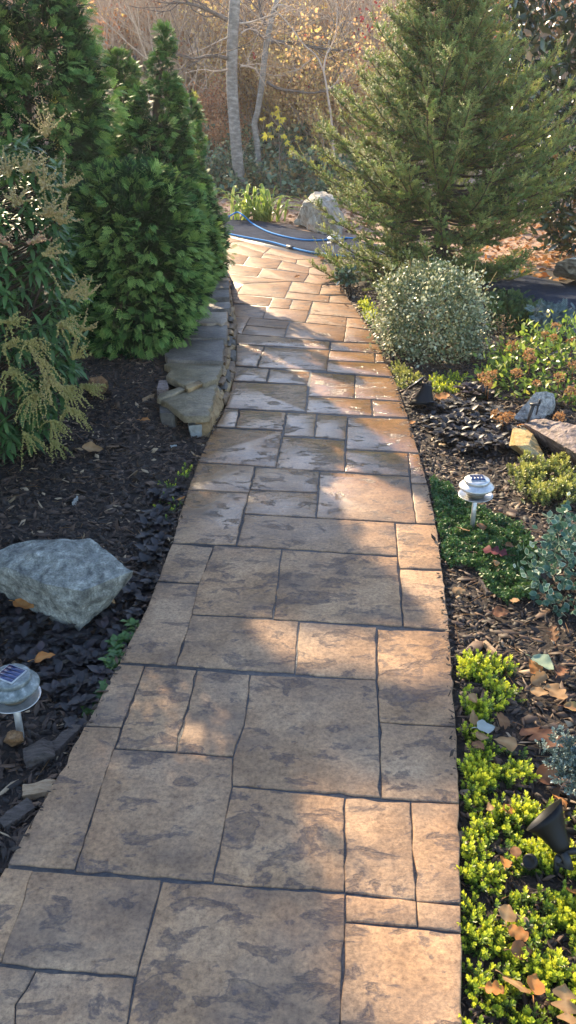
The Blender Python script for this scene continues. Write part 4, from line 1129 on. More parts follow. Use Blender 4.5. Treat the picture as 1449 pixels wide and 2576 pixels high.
# larger bits of bark
def bark_chunk(label, x, y, ln, wd, ang, mat=M_BARK, th=.02):
    c = G(x, y, 0); c[2] = float(gz(c[0], c[1])) + .012
    e = np.array([cos(ang), sin(ang), .05]); s = np.array([-sin(ang), cos(ang), .1])
    pts = [c + e * a * ln / 2 + s * b * wd / 2 * rng.uniform(.6, 1.1) + np.array([0, 0, q]) for a in (-1, -.3, .4, 1) for b in (-1, 1) for q in (-.01, th * rng.uniform(.5, 1))]
    return tag(rockhull('bark_chunk', pts, mat, None, 3, .005, 35), label, 'bark chunk')
M_OLDWOOD = noisemat('weathered_bark', [(.3, (.035, .026, .022)), (.7, (.13, .10, .085))], 25, 8, .8, 1.0, 60, stretch=(1, 4, 1))
M_TANWOOD = noisemat('split_wood', [(.3, (.25, .15, .08)), (.7, (.45, .31, .19))], 25, 8, .8, .8, 60, stretch=(1, 4, 1))
bark_chunk('long weathered grey bark slab lying along the path edge', 145, 1850, .16, .045, 1.1, M_OLDWOOD)
bark_chunk('lumpy dark bark chunk next to the small brown stone', 95, 1878, .085, .07, .4, M_OLDWOOD, .035)
bark_chunk('pale-grained bark slab at the bottom left against the path edge', 95, 1965, .09, .045, .2, M_TANWOOD)
bark_chunk('dark bark slab under the pale-grained one, in the near left corner', 38, 2030, .09, .045, .8, M_OLDWOOD)
bark_chunk('pale split-wood sliver below the dark red oak leaf, pointing at the path', 1234, 1618, .075, .016, 1.9, M_TANWOOD)
bark_chunk('grey upright wood sliver between the thyme mat and the mulch', 1219, 1462, .085, .014, 1.7, M_OLDWOOD)
bark_chunk('short tan wood sliver on the thyme mat behind the dark red oak leaf', 1252, 1356, .05, .016, .3, M_TANWOOD)
bark_chunk('thin bleached stick lying on mulch near the end of the wall', 375, 1030, .10, .010, .9, M_TANWOOD)
bark_chunk('upright bleached sliver in mulch below the pieris', 188, 1250, .07, .012, 1.5, M_WHITE)

# ------------------------------------------------------------------ fallen leaves, each its own object
def dry_leaf(label, x, y, px, kind='ovate', color='tan', ang=0.0, tilt=.2, z=None, group=None, lift=.03, curl=None):
    g0 = G(x, y, 0)
    zz = (float(gz(g0[0], g0[1])) + lift) if z is None else z
    c = G(x, y, zz)
    dist = np.linalg.norm(c - np.array([0, 0, H]))
    ln = px / FPX * dist * 1.03
    n = 16
    t = np.linspace(0, 1, n + 1)
    if kind == 'ovate': w_ = .40 * np.sin(pi * t ** .72) ** .9 + .012 * np.sin(t * 60)
    elif kind == 'delta': w_ = .48 * np.clip(t / .18, 0, 1) ** .6 * (1 - t) ** .75 + .01 * np.sin(t * 70)
    elif kind == 'lobed': w_ = (.24 + .19 * np.abs(np.sin(t * pi * 2.6)) ** .8) * np.sin(pi * np.clip(t, .04, .96)) ** .35
    elif kind == 'oak': w_ = (.06 + .34 * np.abs(np.sin(t * pi * 3 + .25)) ** 1.3) * np.sin(pi * np.clip(t, .03, .97)) ** .4
    else: w_ = .3 * np.sin(pi * t)
    w_ = np.maximum(w_, .006); w_[0] = w_[-1] = .006
    cu = rng.uniform(-.5, .7) if curl is None else curl
    bend = rng.uniform(-.35, .35); ph = rng.uniform(0, 6)
    V, B = [], []
    for q, wd in zip(t, w_):
        for s in (-1, -.5, 0, .5, 1):
            xx = s * wd
            V.append((xx * (1 - .25 * abs(cu) * abs(s)), q - .5, cu * xx * xx * 2.0 + bend * (q - .5) ** 2 + .035 * sin(q * 14 + ph + s * 2) * abs(s) + .02 * abs(s)))
            B.append(.5 + (.2 if s == 0 else 0) - .1 * abs(s))
    k, j = np.meshgrid(np.arange(n), np.arange(4), indexing='ij'); a = (k * 5 + j).ravel()
    F = [np.stack([a, a + 1, a + 6, a + 5], -1)]
    V = np.array(V) * ln
    d = np.array([cos(ang), sin(ang), rng.normal() * tilt]); nr = np.array([rng.normal() * tilt, rng.normal() * tilt - tilt * .6, 1.0])
    Mx = frames(unit(d)[None], nr[None])[0]
    V = V @ Mx.T
    lo = V[:, 2].min()
    g = gz(c[0] + V[:, 0], c[1] + V[:, 1]) if z is None else np.full(len(V), z - .002)
    stp = np.array([(0, -.5, 0), (0.02, -.66, .01), (.05, -.8, .0)]) * ln @ Mx.T
    st = tube(stp, .0012, 4)
    o = build('fallen_leaf', [(V, F, np.array(B)), (st[0], st[1], np.full(len(st[0]), .8))], DRY[color], None, True)
    o.location = [float(q) for q in c]
    if z is not None: o.location[2] = z - lo + .001
    return tag(o, label, 'leaf', group)
for args in (
 ('orange-brown leaf with a long stem beside the pale sage leaf', 1343, 1676, 42, 'delta', 'orange', 1.9),
 ('pale sage-green felted leaf among brown ones below the white-edged shrub', 1366, 1670, 62, 'ovate', 'sage', -1.0),
 ('curled tan leaf just below the orange-brown long-stemmed one', 1356, 1708, 44, 'lobed', 'tan', .4),
 ('reddish oak leaf curled at the foot of the white-edged shrub', 1412, 1690, 52, 'oak', 'redbrown', .9),
 ('orange-edged tan leaf left of the big crumpled tan maple leaf', 1357, 1742, 42, 'ovate', 'tan', -.4),
 ('big crumpled tan maple leaf at the right of the bare mulch', 1398, 1744, 58, 'lobed', 'tan', -1.2),
 ('leaf half green half red at the right border', 1443, 1784, 44, 'ovate', 'greenred', -.5),
 ('tan triangular leaf lying on the chartreuse sedum clump', 1190, 1757, 38, 'delta', 'tan', -1.3, .3, None, None, .055),
 ('tan pointed leaf standing upright on the sedum under the triangular one', 1191, 1804, 38, 'delta', 'tan', 1.5, .5, None, None, .055),
 ('brown crumpled leaf between the grey leaf and the large reddish oak leaf', 1264, 1812, 50, 'lobed', 'brown', .5, .3),
 ('silvery grey leaf on the sedum beside the path', 1222, 1830, 50, 'ovate', 'grey', .3, .2, None, None, .05),
 ('small olive-tan leaf touching the silvery grey leaf', 1212, 1852, 32, 'ovate', 'tan', -.3, .2, None, None, .05),
 ('broad tan leaf with a thin stem in the middle of the sedum', 1272, 1865, 54, 'delta', 'tan', 2.8, .3, None, None, .05),
 ('small dull brown leaf under the olive-tan leaf', 1204, 1876, 36, 'ovate', 'brown', -1.0, .3, None, None, .045),
 ('largest oak leaf, reddish brown and deeply lobed, on bare mulch', 1368, 1852, 118, 'oak', 'redbrown', -1.0, .12),
 ('red-brown oval leaf with pale veins above the black hood', 1381, 1947, 60, 'ovate', 'redbrown', .2, .2),
 ('glossy orange leaf just behind the tip of the black hood', 1410, 2012, 48, 'lobed', 'orange', .6, .3),
 ('small tan leaf sunk in sedum left of the black hood', 1232, 2030, 26, 'delta', 'tan', 1.6, .4, None, None, .045),
 ('rusty leaf half buried in sedum left of the glossy orange leaf', 1281, 2036, 36, 'ovate', 'orange', .4, .4, None, None, .04),
 ('round olive-brown leaf at the lip of the black hood', 1297, 2140, 32, 'ovate', 'brown', 1.4, .5, None, None, .05),
 ('orange leaf below the knob of the black spotlight', 1269, 2170, 40, 'lobed', 'orange', 1.3, .4, None, None, .045),
 ('tan leaf standing in sunlit sedum below the black hood', 1277, 2295, 50, 'ovate', 'tan', 1.2, .4, None, None, .05),
 ('rust-coloured leaf folded in sunlit sedum, lower of the two under the hood', 1304, 2346, 44, 'lobed', 'orange', -.5, .4, None, None, .05),
 ('shaded brown leaf wedged deep between sunlit sedum stems', 1312, 2392, 52, 'ovate', 'brown', .1, .3, None, None, .04),
 ('large tan-brown leaf near the bottom right of the sedum', 1299, 2475, 64, 'lobed', 'tan', -.9, .3, None, None, .05),
 ('tall orange-tan leaf right of the large tan-brown leaf', 1344, 2478, 58, 'ovate', 'orange', 1.2, .4, None, None, .05),
 ('small orange leaf curled at the path side of the lower sedum', 1244, 2488, 40, 'lobed', 'orange', -.2, .3, None, None, .05),
 ('pale deeply lobed oak leaf in the bottom right corner', 1424, 2530, 84, 'oak', 'tan', 1.4, .2, None, None, .06),
 ('narrow orange-tan leaf on edge at the right border in the sun', 1441, 2244, 46, 'ovate', 'orange', 1.8, .5, None, None, .06),
 ('squarish tan leaf by the post of the solar light', 1167, 1330, 30, 'lobed', 'tan', .3, .2, None, None, .045),
 ('brown curled leaf right of the solar light post', 1214, 1322, 34, 'ovate', 'brown', .7, .3, None, None, .045),
 ('dark red oak leaf on the thyme mat', 1244, 1388, 62, 'oak', 'maroon', 2.7, .15, None, None, .045),
 ('small brown leaf right of the dark red oak leaf', 1282, 1373, 24, 'ovate', 'brown', .1, .3, None, None, .045),
 ('small tan leaf in front of the dark red oak leaf', 1249, 1415, 24, 'ovate', 'tan', .5, .3, None, None, .045),
 ('tan curled scrap on mulch near the path edge below the thyme mat', 1154, 1484, 32, 'lobed', 'tan', -.3, .3),
 ('brown leaf on mulch at the lower edge of the thyme mat', 1259, 1540, 40, 'ovate', 'redbrown', -.2, .2),
 ('tan leaf stuck to the lower right side of the thyme mat', 1294, 1510, 28, 'lobed', 'tan', 1.1, .3, None, None, .04),
 ('brown leaf hung in the white-edged shrub', 1392, 1594, 44, 'oak', 'brown', 1.5, .6, None, None, .06),
 ('tan leaf between the purple-leaved plant and the orange flower heads', 1214, 1034, 42, 'ovate', 'tan', .1, .2, None, None, .05),
 ('small red leaf at the path edge below the spotlight', 1038, 1062, 20, 'ovate', 'orange', .8, .3),
 ('orange leaf stuck against the yellow-ochre stone', 1309, 1068, 22, 'ovate', 'orange', 1.4, .5, None, None, .1),
 ('orange-brown leaf behind the black spotlight hood', 1112, 998, 36, 'lobed', 'orange', .2, .3),
 ('small red maple leaf lying on the sunlit far end of the path', 748, 698, 14, 'lobed', 'orange', .6, .3, .004),
 ('curled dark leaf on the path beside the shadow edge', 795, 780, 11, 'lobed', 'brown', .2, .4, .004),
 ('dark leaf scrap near the right edge of the far path', 872, 773, 13, 'lobed', 'brown', -.2, .4, .004),
 ('dark crumpled leaf at the corner where path meets driveway', 808, 652, 18, 'lobed', 'brown', .4, .4, .004),
 ('orange beech leaf with a long stem resting against the granite boulder', 62, 1523, 58, 'ovate', 'orange', -.5, .2, None, None, .06),
 ('folded orange leaf between the boulder and the left solar light', 112, 1652, 50, 'delta', 'orange', .1, .4, None, None, .05),
 ('small tan leaf tucked under the right corner of the boulder', 280, 1512, 24, 'ovate', 'tan', -.3, .3, None, None, .04),
 ('orange leaf by the left path edge among sedum sprigs', 456, 1252, 22, 'ovate', 'orange', .2, .3),
 ('tan leaf curled against the left path edge just below the wall end', 503, 1150, 24, 'ovate', 'tan', .1, .3),
 ('pale curled leaf on mulch below the pieris', 233, 1131, 50, 'ovate', 'tan', .2, .3),
 ('pale grey leaf on mulch in front of the wall end', 438, 1122, 22, 'ovate', 'grey', 1.2, .3),
 ('tan oval leaf on mulch left of the front cap slab', 365, 1055, 26, 'ovate', 'orange', -.2, .2),
):
    dry_leaf(*args)

# ------------------------------------------------------------------ solar path lights
def solar_light(label, x, y, tilt=(0, 0), cap=M_CLOUD, s=1.0, z0=None):
    b = G(x, y, 0)
    if z0 is not None: b[2] = z0
    else: b[2] = float(gz(b[0], b[1]))
    t = thing('solar_light', label, 'garden light', b)
    R3 = np.array(Vector((tilt[0], tilt[1], 1)).to_track_quat('Z', 'Y').to_matrix())
    def part(name, V, m, sm=True, par=t):
        V = [(np.asarray(v[0]) * s @ R3.T + b, v[1]) for v in V]
        return build(name, V, m, par, sm)
    h0 = -b[2]
    part('post', [lathe([(0, -.05), (.0105, -.05), (.0105, .195), (0, .196)], 16)], M_STEEL)
    part('lower_disc', [lathe([(.0, .163), (.03, .165), (.066, .170), (.074, .175), (.076, .178), (.0745, .179), (.066, .1735), (.03, .1695), (0, .168)], 48)], M_STEEL)
    part('lens', [lathe([(.0, .168), (.036, .169), (.041, .178), (.043, .190), (.04, .196), (0, .197)], 32)], M_LENS)
    part('upper_ring', [lathe([(.0, .196), (.042, .197), (.066, .205), (.0755, .214), (.0765, .219), (.0745, .2225), (.064, .230), (.056, .2365), (.053, .238), (.0, .239)], 48)], cap)
    part('cap', [lathe([(.0, .238), (.0535, .2385), (.0555, .241), (.0555, .249), (.053, .253), (.045, .2555), (.0, .258)], 48)], cap)
    rz = radians(28)
    MR = np.array([[cos(rz), -sin(rz), 0], [sin(rz), cos(rz), 0], [0, 0, 1]])
    pf = part('panel_frame', [box((0, 0, .2575), (.064, .064, .004), MR)], M_PFRAME, False)
    cells = []
    for k in range(4):
        v = box((-.0222 + .0148 * k, 0, .2598), (.0138, .0575, .002)); cells.append((v[0] @ MR.T, v[1]))
    part('solar_panel', cells, M_PANEL, False, t)
    return t
solar_light('solar path light with a clouded, stained clear cap, beside the granite boulder', 49, 1834, (.03, -.04), M_CLOUD)
solar_light('clean shiny solar path light standing in the thyme mat', 1189, 1316, (-.01, -.02), M_STEEL)
solar_light('distant pale path light half hidden by the spruce at the driveway', 838, 646, (.05, 0), M_WHITEP, 1.25)

# ------------------------------------------------------------------ black solar spotlights
def spot_hood(M, loc, s, par, name='hood'):
    prof = [(.0, 0), (.018, .002), (.026, .012), (.03, .03), (.038, .055), (.052, .085), (.066, .108)]
    n = 36
    V, F = lathe(prof + [(.062, .106), (.048, .084), (.034, .055), (.024, .03), (0, .028)], n)
    V = np.array(V)
    # the mouth is cut on the slant: one lip reaches further
    k = np.clip(V[:, 2] / .108, 0, 1) ** 2
    V[:, 2] += k * V[:, 0] * .28
    V = V * s @ np.asarray(M).T + loc
    return build(name, [(V, F)], M_BLACK, par, True)
def spotlight(label, base, axis, roll, s, loc, panel=None, knob=None, stake=True):
    t = thing('spotlight', label, 'spotlight', base)
    Mx = frames(unit(np.array(axis, float))[None], np.array(roll, float)[None])[0]
    Mx = np.stack([Mx[:, 2], Mx[:, 0], Mx[:, 1]], -1)
    spot_hood(Mx, np.array(loc), s, t)
    c = np.array(loc)
    build('bracket', [tube([c, c - unit(np.array(axis, float)) * .03 + [0, 0, -.01], np.array(base) + [0, 0, .03]], [.012, .012, .01], 8)], M_BLACKM, t)
    build('stake', [tube([np.array(base) + [0, 0, .05], np.array(base) - [0, 0, .05]], [.012, .006], 4)], M_BLACKM, t)
    if knob is not None:
        kd = unit(np.array([-.6, -.6, .5]))
        V, F = lathe([(0, 0), (.016, 0), (.018, .004), (.018, .012), (.014, .015), (.011, .012), (0, .012)], 20)
        Q = np.array(Vector(kd).to_track_quat('Z', 'Y').to_matrix())
        build('knob', [(V @ Q.T + knob, F)], M_BLACK, t, True)
        build('wing_nut', [box((0, 0, 0), (.022, .004, .012)), ] and [(box((0, 0, 0), (.024, .005, .01))[0] @ Q.T + knob + kd * .0 + np.array([-.012, -.004, -.014]), box((0, 0, 0), (1, 1, 1))[1])], M_BLACKM, t)
    if panel is not None:
        pc, pn = panel
        Q = np.array(Vector(unit(np.array(pn, float))).to_track_quat('Z', 'Y').to_matrix())
        V, F = lathe([(0, -.012), (.05, -.012), (.066, -.006), (.068, 0), (.064, .004), (0, .004)], 36)
        build('panel_housing', [(V @ Q.T + pc, F)], M_BLACK, t, True)
        V, F = lathe([(0, .0052), (.056, .0052), (.057, .003)], 36)
        build('solar_panel', [(V @ Q.T + pc, F)], M_PANEL, t, True)
        build('arm', [tube([np.array(pc) - unit(np.array(pn, float)) * .01, (np.array(pc) + c) / 2 + [0.01, 0, -.005], c], .008, 8)], M_BLACKM, t)
# near one: hood pointing away to the upper left
b1 = G(1400, 2190, -.03)
c1 = b1 + np.array([.008, .0, .065])
spotlight('black bell-hooded spotlight standing in the yellow-green sedum', b1, (-.40, .66, .6), (1, .1, .2), .86, c1, None, G(1337, 2166, .04))
# its panel arm runs out to the right
arm = bpy.data.objects[[o.name for o in COL.objects if o.name.startswith('spotlight')][-1]]
build('arm', [tube([c1 + [.0, 0, .0], c1 + [.05, -.005, .01], c1 + [.12, -.01, .03]], [.009, .008, .008], 8)], M_BLACKM, arm)
b2 = G(1075, 1028, -.03)
spotlight('black spotlight with a tilted round solar panel at the path edge below the euonymus', b2, (-.25, -.3, -.85), (-1, 0, .2), 1.25, b2 + np.array([.0, .03, .15]), (P(1046, 963, b2[1] + .08), (-.6, .28, .75)), None)
# spare stake with a fork
sb = G(1321, 1082, .06)
t = thing('ground_stake', 'black plastic stake with a bracket leaning on the speckled grey rock', 'stake', sb)
tp_ = P(1340, 1018, sb[1] - .02)
build('spike', [tube([sb, tp_], [.004, .009], 4), tube([sb + [.004, .006, 0], tp_ + [.012, .006, 0]], [.003, .006], 4)], M_BLACKM, t)
build('bracket', [box(tp_ + [.01, 0, .003], (.05, .03, .008)), tube([tp_ + [.032, 0, .002], tp_ + [.028, 0, -.06]], [.006, .004], 4), tube([tp_ + [.036, 0, .004], tp_ + [.038, 0, .03]], [.006, .008], 6)], M_BLACKM, t)

# ------------------------------------------------------------------ hose across the drive
t = thing('garden_hose', 'blue garden hose looped across the driveway at the end of the path', 'hose', G(640, 600))
h1 = [G(500, 590, .05), G(545, 558, .05), P(575, 545, 14.3), P(596, 534, 14.5), P(612, 542, 14.3), G(635, 562, .03), G(675, 583, .022), G(725, 597, .022), G(770, 604, .022), G(815, 604, .022), G(845, 598, .022), G(900, 600, .022)]
h2 = [G(500, 572, .022), G(560, 585, .022), G(620, 597, .022), G(680, 608, .022), G(730, 622, .022), G(780, 634, .022), G(822, 639, .022), G(870, 645, .022)]
build('hose_run', [tube(smooth_curve(h1, 60), .0125, 8)], M_HOSE, t, True)
build('hose_run', [tube(smooth_curve(h2, 50), .0125, 8)], M_HOSE, t, True)
build('coupling', [tube([G(722, 620, .022), G(738, 624, .022)], .022, 8)], M_HOSED, t)

# ------------------------------------------------------------------ beyond the drive
def C3(x, y): return (483 + .3125 * x, .3125 * y)
def trunk_line(pts, Y, wpx, n=18, sides=10):
    q = [P(x, y, Y) for x, y in pts]
    w_ = np.array([w / FPX * np.linalg.norm(p - np.array([0, 0, H])) / 2 for w, p in zip(wpx, q)])
    c = smooth_curve(q, n); r = np.interp(np.linspace(0, 1, n), np.linspace(0, 1, len(w_)), w_)
    return tube(c, r, sides), c
def twiggy(p0, d0, ln, r, depth, out, spread=.6, kids=4, up=.15, leaves=None, kink=.22):
    n = 5
    pts = [np.array(p0, float)]; d = unit(np.array(d0, float))
    for k in range(n - 1):
        d = unit(d + rng.normal(size=3) * kink + np.array([0, 0, up * .3])); pts.append(pts[-1] + d * ln / (n - 1))
    out.append(tube(pts, np.linspace(r, r * .45, n), 3 if r < .02 else 5, False))
    if leaves is not None and depth <= 1:
        for q in pts[1:]: leaves.append(q)
    if depth > 0:
        for k in range(kids):
            i = rng.integers(1, n); q = pts[i]
            sd = unit(np.cross(d, rng.normal(size=3)))
            twiggy(q, d * .8 + sd * spread * rng.uniform(.5, 1.3) + np.array([0, 0, up]), ln * rng.uniform(.5, .8), r * .5, depth - 1, out, spread, kids, up, leaves, kink)
def tree_front(label, tr, br, mat=M_GREYBARK):
    b = tr[1][0]
    t = thing('tree', label, 'tree', b)
    build('trunk', [tr[0]], mat, t, True)
    for (pts, Y, w0, dep) in br:
        q = smooth_curve([P(*C3(*p), Y + k * dep) for k, p in enumerate(pts)], 12)
        parts = [tube(q, np.linspace(w0, w0 * .35, 12), 5, False)]
        for k in range(9):
            i = rng.integers(2, 12)
            twiggy(q[i], unit(q[min(i + 1, 11)] - q[i - 1]) + rng.normal(size=3) * .7 + [0, 0, .2], rng.uniform(.5, 1.2), w0 * .3, 1, parts, .7, 3)
        build('limb', parts, M_TWIG if w0 < .03 else M_TWIGD, t)
    return t
tree_front('stout grey tree trunk with dark branch scars behind the strappy clump', trunk_line([(607, 505), (602, 450), (597, 400), (589, 300), (583, 200), (585, 100), (591, 0), (596, -160), (598, -400)], 19.0, [29, 27, 26, 25.5, 25.5, 24.5, 23.5, 21, 18], 24, 12),
 [([(285, 160), (190, 110), (100, 70), (0, 35), (-150, 10)], 18.9, .05, -.1), ([(280, 470), (200, 450), (120, 452), (0, 470), (-120, 440)], 18.9, .045, -.1), ([(390, 530), (450, 535), (510, 560), (545, 610), (600, 700)], 18.8, .025, .1), ([(385, 190), (470, 180), (560, 150), (650, 120)], 18.8, .025, -.1), ([(390, 270), (450, 235), (520, 250), (580, 310)], 18.7, .02, .2), ([(290, 300), (200, 340), (100, 390), (0, 430)], 18.8, .02, .1), ([(290, 560), (180, 575), (80, 560), (-60, 590)], 18.8, .02, .1)])
tree_front('slimmer crooked grey tree with a kink low down, right of the stout trunk', trunk_line([(652, 465), (650, 420), (648, 370), (642, 330), (640, 306), (647, 285), (656, 230), (663, 170), (672, 100), (686, 40), (700, -10), (720, -120), (735, -300)], 20.5, [14, 14, 14.5, 14, 13.5, 13.5, 13.5, 14, 13, 12, 11, 10, 8], 30, 10),
 [([(635, 335), (800, 345), (1000, 385), (1200, 405), (1449, 405)], 20.4, .045, -.1), ([(600, 660), (700, 715), (850, 735), (960, 750), (1090, 730), (1220, 715)], 20.4, .035, -.1), ([(590, 310), (500, 250), (400, 170), (300, 110)], 20.4, .035, .1), ([(590, 200), (560, 120), (540, 50), (530, -60)], 20.3, .04, .1), ([(640, 90), (700, 40), (800, 60), (860, 120)], 20.3, .02, .1)])
tree_front('slender pale leaning sapling against the tan-leaved shrubs', trunk_line([C3(1145, 1290), C3(1135, 1150), C3(1120, 950), C3(1090, 750), C3(1060, 580), C3(1000, 450), C3(900, 360), C3(820, 250), C3(740, 150), C3(640, 60)], 18.0, [6.5, 6, 5.5, 5, 4.5, 4, 3.5, 3, 2.5, 2], 24, 6),
 [([(1085, 720), (1150, 680), (1200, 600), (1260, 540)], 18.0, .014, .1), ([(1060, 580), (1080, 450), (1150, 300), (1170, 120)], 18.0, .02, .1), ([(1000, 450), (930, 500), (850, 560), (750, 580)], 18.0, .012, .1)], M_TWIG)
tree_front('straight tan tree trunk showing above the dome-topped cypress', trunk_line([(313, 330), (315, 200), (316, 110), (317, 0), (318, -150), (318, -350)], 30.0, [15, 14.5, 14, 13.5, 13, 11], 14, 8),
 [([(-560, 300), (-640, 260), (-720, 200), (-800, 120)], 29.9, .05, .1), ([(-530, 260), (-430, 180), (-330, 150), (-230, 60)], 29.9, .05, .1), ([(-540, 480), (-480, 380), (-400, 330), (-300, 320)], 29.8, .04, .1)], M_TANWOOD)

# strap-leaved clump at the drive edge
t = thing('strappy_plant', 'clump of arching yellow-striped strap leaves at the foot of the stout trunk', 'plant', G(648, 552))
Vv_, parts = [], []
for k in range(75):
    a = rng.uniform(0, 2 * pi); out = rng.uniform(.12, .8); hh = rng.uniform(.4, .85) * (1.15 - out * .7)
    b = P(648 + rng.normal() * 28, 548, 15.0); b[2] = float(gz(b[0], b[1]))
    q = np.linspace(0, 1, 7)
    c = b + np.array([cos(a), sin(a), 0]) * (out * q ** 1.3)[:, None] + np.array([0, 0, 1]) * (hh * (1.75 * q - 1.05 * q ** 2.4))[:, None]
    w_ = .03 * np.sin(pi * np.clip(q * .85 + .14, 0, 1))
    s = np.array([-sin(a), cos(a), 0])
    V = np.stack([c - s * w_[:, None], c + np.array([0, 0, -.006]), c + s * w_[:, None]], 1).reshape(-1, 3)
    F = [np.array([(3 * i + j, 3 * i + j + 1, 3 * i + j + 4, 3 * i + j + 3) for i in range(6) for j in (0, 1)])]
    v = rng.normal() * .15 + .45
    build('leaf', [(V, F, np.tile([v + .3, v - .25, v + .3], 7))], M_STRAP, t, True)
# ivy bank, litter
def scatter(n, xr, yr, lift, size, base, mat, name, label, var=(.45, .2), flat=.4, dens=None, kind='stuff'):
    x = rng.uniform(*xr, n); y = rng.uniform(*yr, n)
    ln = np.array([fbm((a, b, 0), .9, 3) for a, b in zip(x, y)])
    if dens is not None:
        k = dens(x, y, ln); x, y, ln = x[k], y[k], ln[k]
    m = len(x)
    z = gz(x, y) + np.clip(lift[0] + lift[1] * (.5 + ln) * rng.random(m) ** .6, 0.004, None)
    p = np.stack([x, y, z], -1)
    d = unit(rng.normal(size=(m, 3)) * [1, 1, flat]); nr = rng.normal(size=(m, 3)) * flat + [0, -.25, 1]
    s = size * rng.uniform(.6, 1.35, m)
    return tag(build(name, [inst(base, p, frames(d, nr), np.repeat(s[:, None], 3, 1), var[0] + rng.normal(size=m) * var[1] + ln * .2)], mat), label, None, None, kind)
scatter(11000, (-3.2, 1.6), (17.6, 23.2), (.02, .75), .12, LEAF_R, M_IVY, 'ivy_bank', 'ivy covering the bank behind the two grey trunks', (.62, .3), .7, lambda x, y, l: (y > 18.3 - .2 * l))
scatter(9000, (-5, 9), (13.2, 19.5), (.0, .03), .085, LEAF_R, DRY['brown'], 'leaf_litter', 'brown fallen leaves covering the ground beyond the driveway', (.75, .35), .35, lambda x, y, l: ~inpoly(np.stack([x, y], -1), drive_poly) & (y > 14.6 - 1.15 * x))
scatter(7000, (2.5, 9), (7.5, 15), (.0, .03), .075, LEAF_R, DRY['orange'], 'leaf_litter', 'orange fallen leaves under the magnolia across the driveway', (.55, .3), .35, lambda x, y, l: ~inpoly(np.stack([x, y], -1), drive_poly) & (y > 12.2 - .9 * x + .0) & (y > 8.6))

# shrubs on the bank: generic twiggy masses with their own leaves
def bush(name, label, x, y, h, r, mat, nleaf, lsize, stems=14, lean=.6, var=(.5, .25), twig=M_TWIG, cat='shrub', base=LEAF_R, group=None, link=True, kids=4):
    z = float(gz(x, y))
    t = thing(name, label, cat, (x, y, z), group)
    out, lv = [], []
    for k in range(stems):
        a = rng.uniform(0, 2 * pi)
        d = np.array([cos(a) * lean * rng.uniform(.2, 1), sin(a) * lean * rng.uniform(.2, 1), 1])
        twiggy((x + cos(a) * r * .15, y + sin(a) * r * .15, z - .05), d, h * rng.uniform(.55, .8), .010 + h * .005, 2, out, .55, kids, .25, lv)
    build('branches', out, twig, t)
    if nleaf:
        lv = np.array(lv); k = rng.integers(0, len(lv), nleaf)
        p = lv[k] + rng.normal(size=(nleaf, 3)) * .07 * h ** .5
        s = lsize * rng.uniform(.6, 1.4, nleaf)
        ln = np.array([fbm(q, 1.1, 2) for q in p])
        build('foliage', [inst(base, p, frames(rng.normal(size=p.shape)), np.repeat(s[:, None], 3, 1), var[0] + ln * .25 + rng.normal(size=nleaf) * var[1])], mat, t)
    return t
def XY(px, y, Y): return P(px, y, Y)[0]
for (px, Y, h, r, mt, nl, ls, lab, nm) in (
 (745, 23.5, 2.4, 1.3, M_TANLEAF, 8500, .075, 'dense tan-leaved shrub behind the yellow sapling', 'tan_shrub'),
 (810, 22.0, 2.2, 1.2, M_TANLEAF, 8500, .07, 'tan-leaved shrub beside the slender pale sapling', 'tan_shrub'),
 (655, 24.5, 2.6, 1.2, M_TANLEAF, 7000, .08, 'yellowish tan shrub between and behind the two grey trunks', 'tan_shrub'),
 (880, 21.0, 2.0, 1.2, M_TANLEAF, 6500, .07, 'tan-leaved shrub just left of the spruce', 'tan_shrub'),
 (960, 24.0, 2.8, 1.4, M_RUSSET, 3000, .08, 'russet shrub showing through the top of the spruce', 'russet_shrub'),
 (545, 21.2, 1.1, 1.0, M_RUSSET, 4200, .06, 'low russet-brown clipped shrub left of the stout trunk', 'russet_shrub'),
 (505, 22.2, 1.2, 1.0, M_RUSSET, 3000, .06, 'russet-brown shrub partly hidden by the yellow cypress tip', 'russet_shrub'),
 (560, 19.4, .8, .7, M_IVY, 2600, .06, 'dark-leaved low bush at the left foot of the stout trunk', 'bush')):
    p = P(px, 330, Y)
    bush(nm, lab, p[0], Y, h, r, mt, nl, ls, 16, .75)
# sapling with big yellow leaves
p = P(708, 470, 18.6); z = float(gz(p[0], 18.6))
t = thing('yellow_sapling', 'thin sapling with a few large bright yellow leaves', 'sapling', (p[0], 18.6, z))
br = [tube([(p[0], 18.6, z - .05), P(*C3(705, 1300), 18.6), P(*C3(700, 1050), 18.6), P(*C3(680, 900), 18.6)], [.014, .011, .008, .004], 5)]
MAPLE = []
for s, l in ((0, 1.0), (.8, .85), (-.8, .85), (1.7, .5), (-1.7, .5)):
    MAPLE.append((s, l))
def maple_base():
    V, F, B = [(0, 0, 0)], [], [0]
    ang = sorted(MAPLE)
    ring = []
    for k, (a, l) in enumerate(ang):
        ring.append((sin(a) * l, cos(a) * l, -.12 * l))
        if k < len(ang) - 1:
            b = (a + ang[k + 1][0]) / 2; ring.append((sin(b) * .42, cos(b) * .42, .03))
    V += ring
    F = [(0, i + 1, i + 2) for i in range(len(ring) - 1)]
    return (np.array(V), [np.array(F)], np.zeros(len(V)))
MB_ = maple_base()
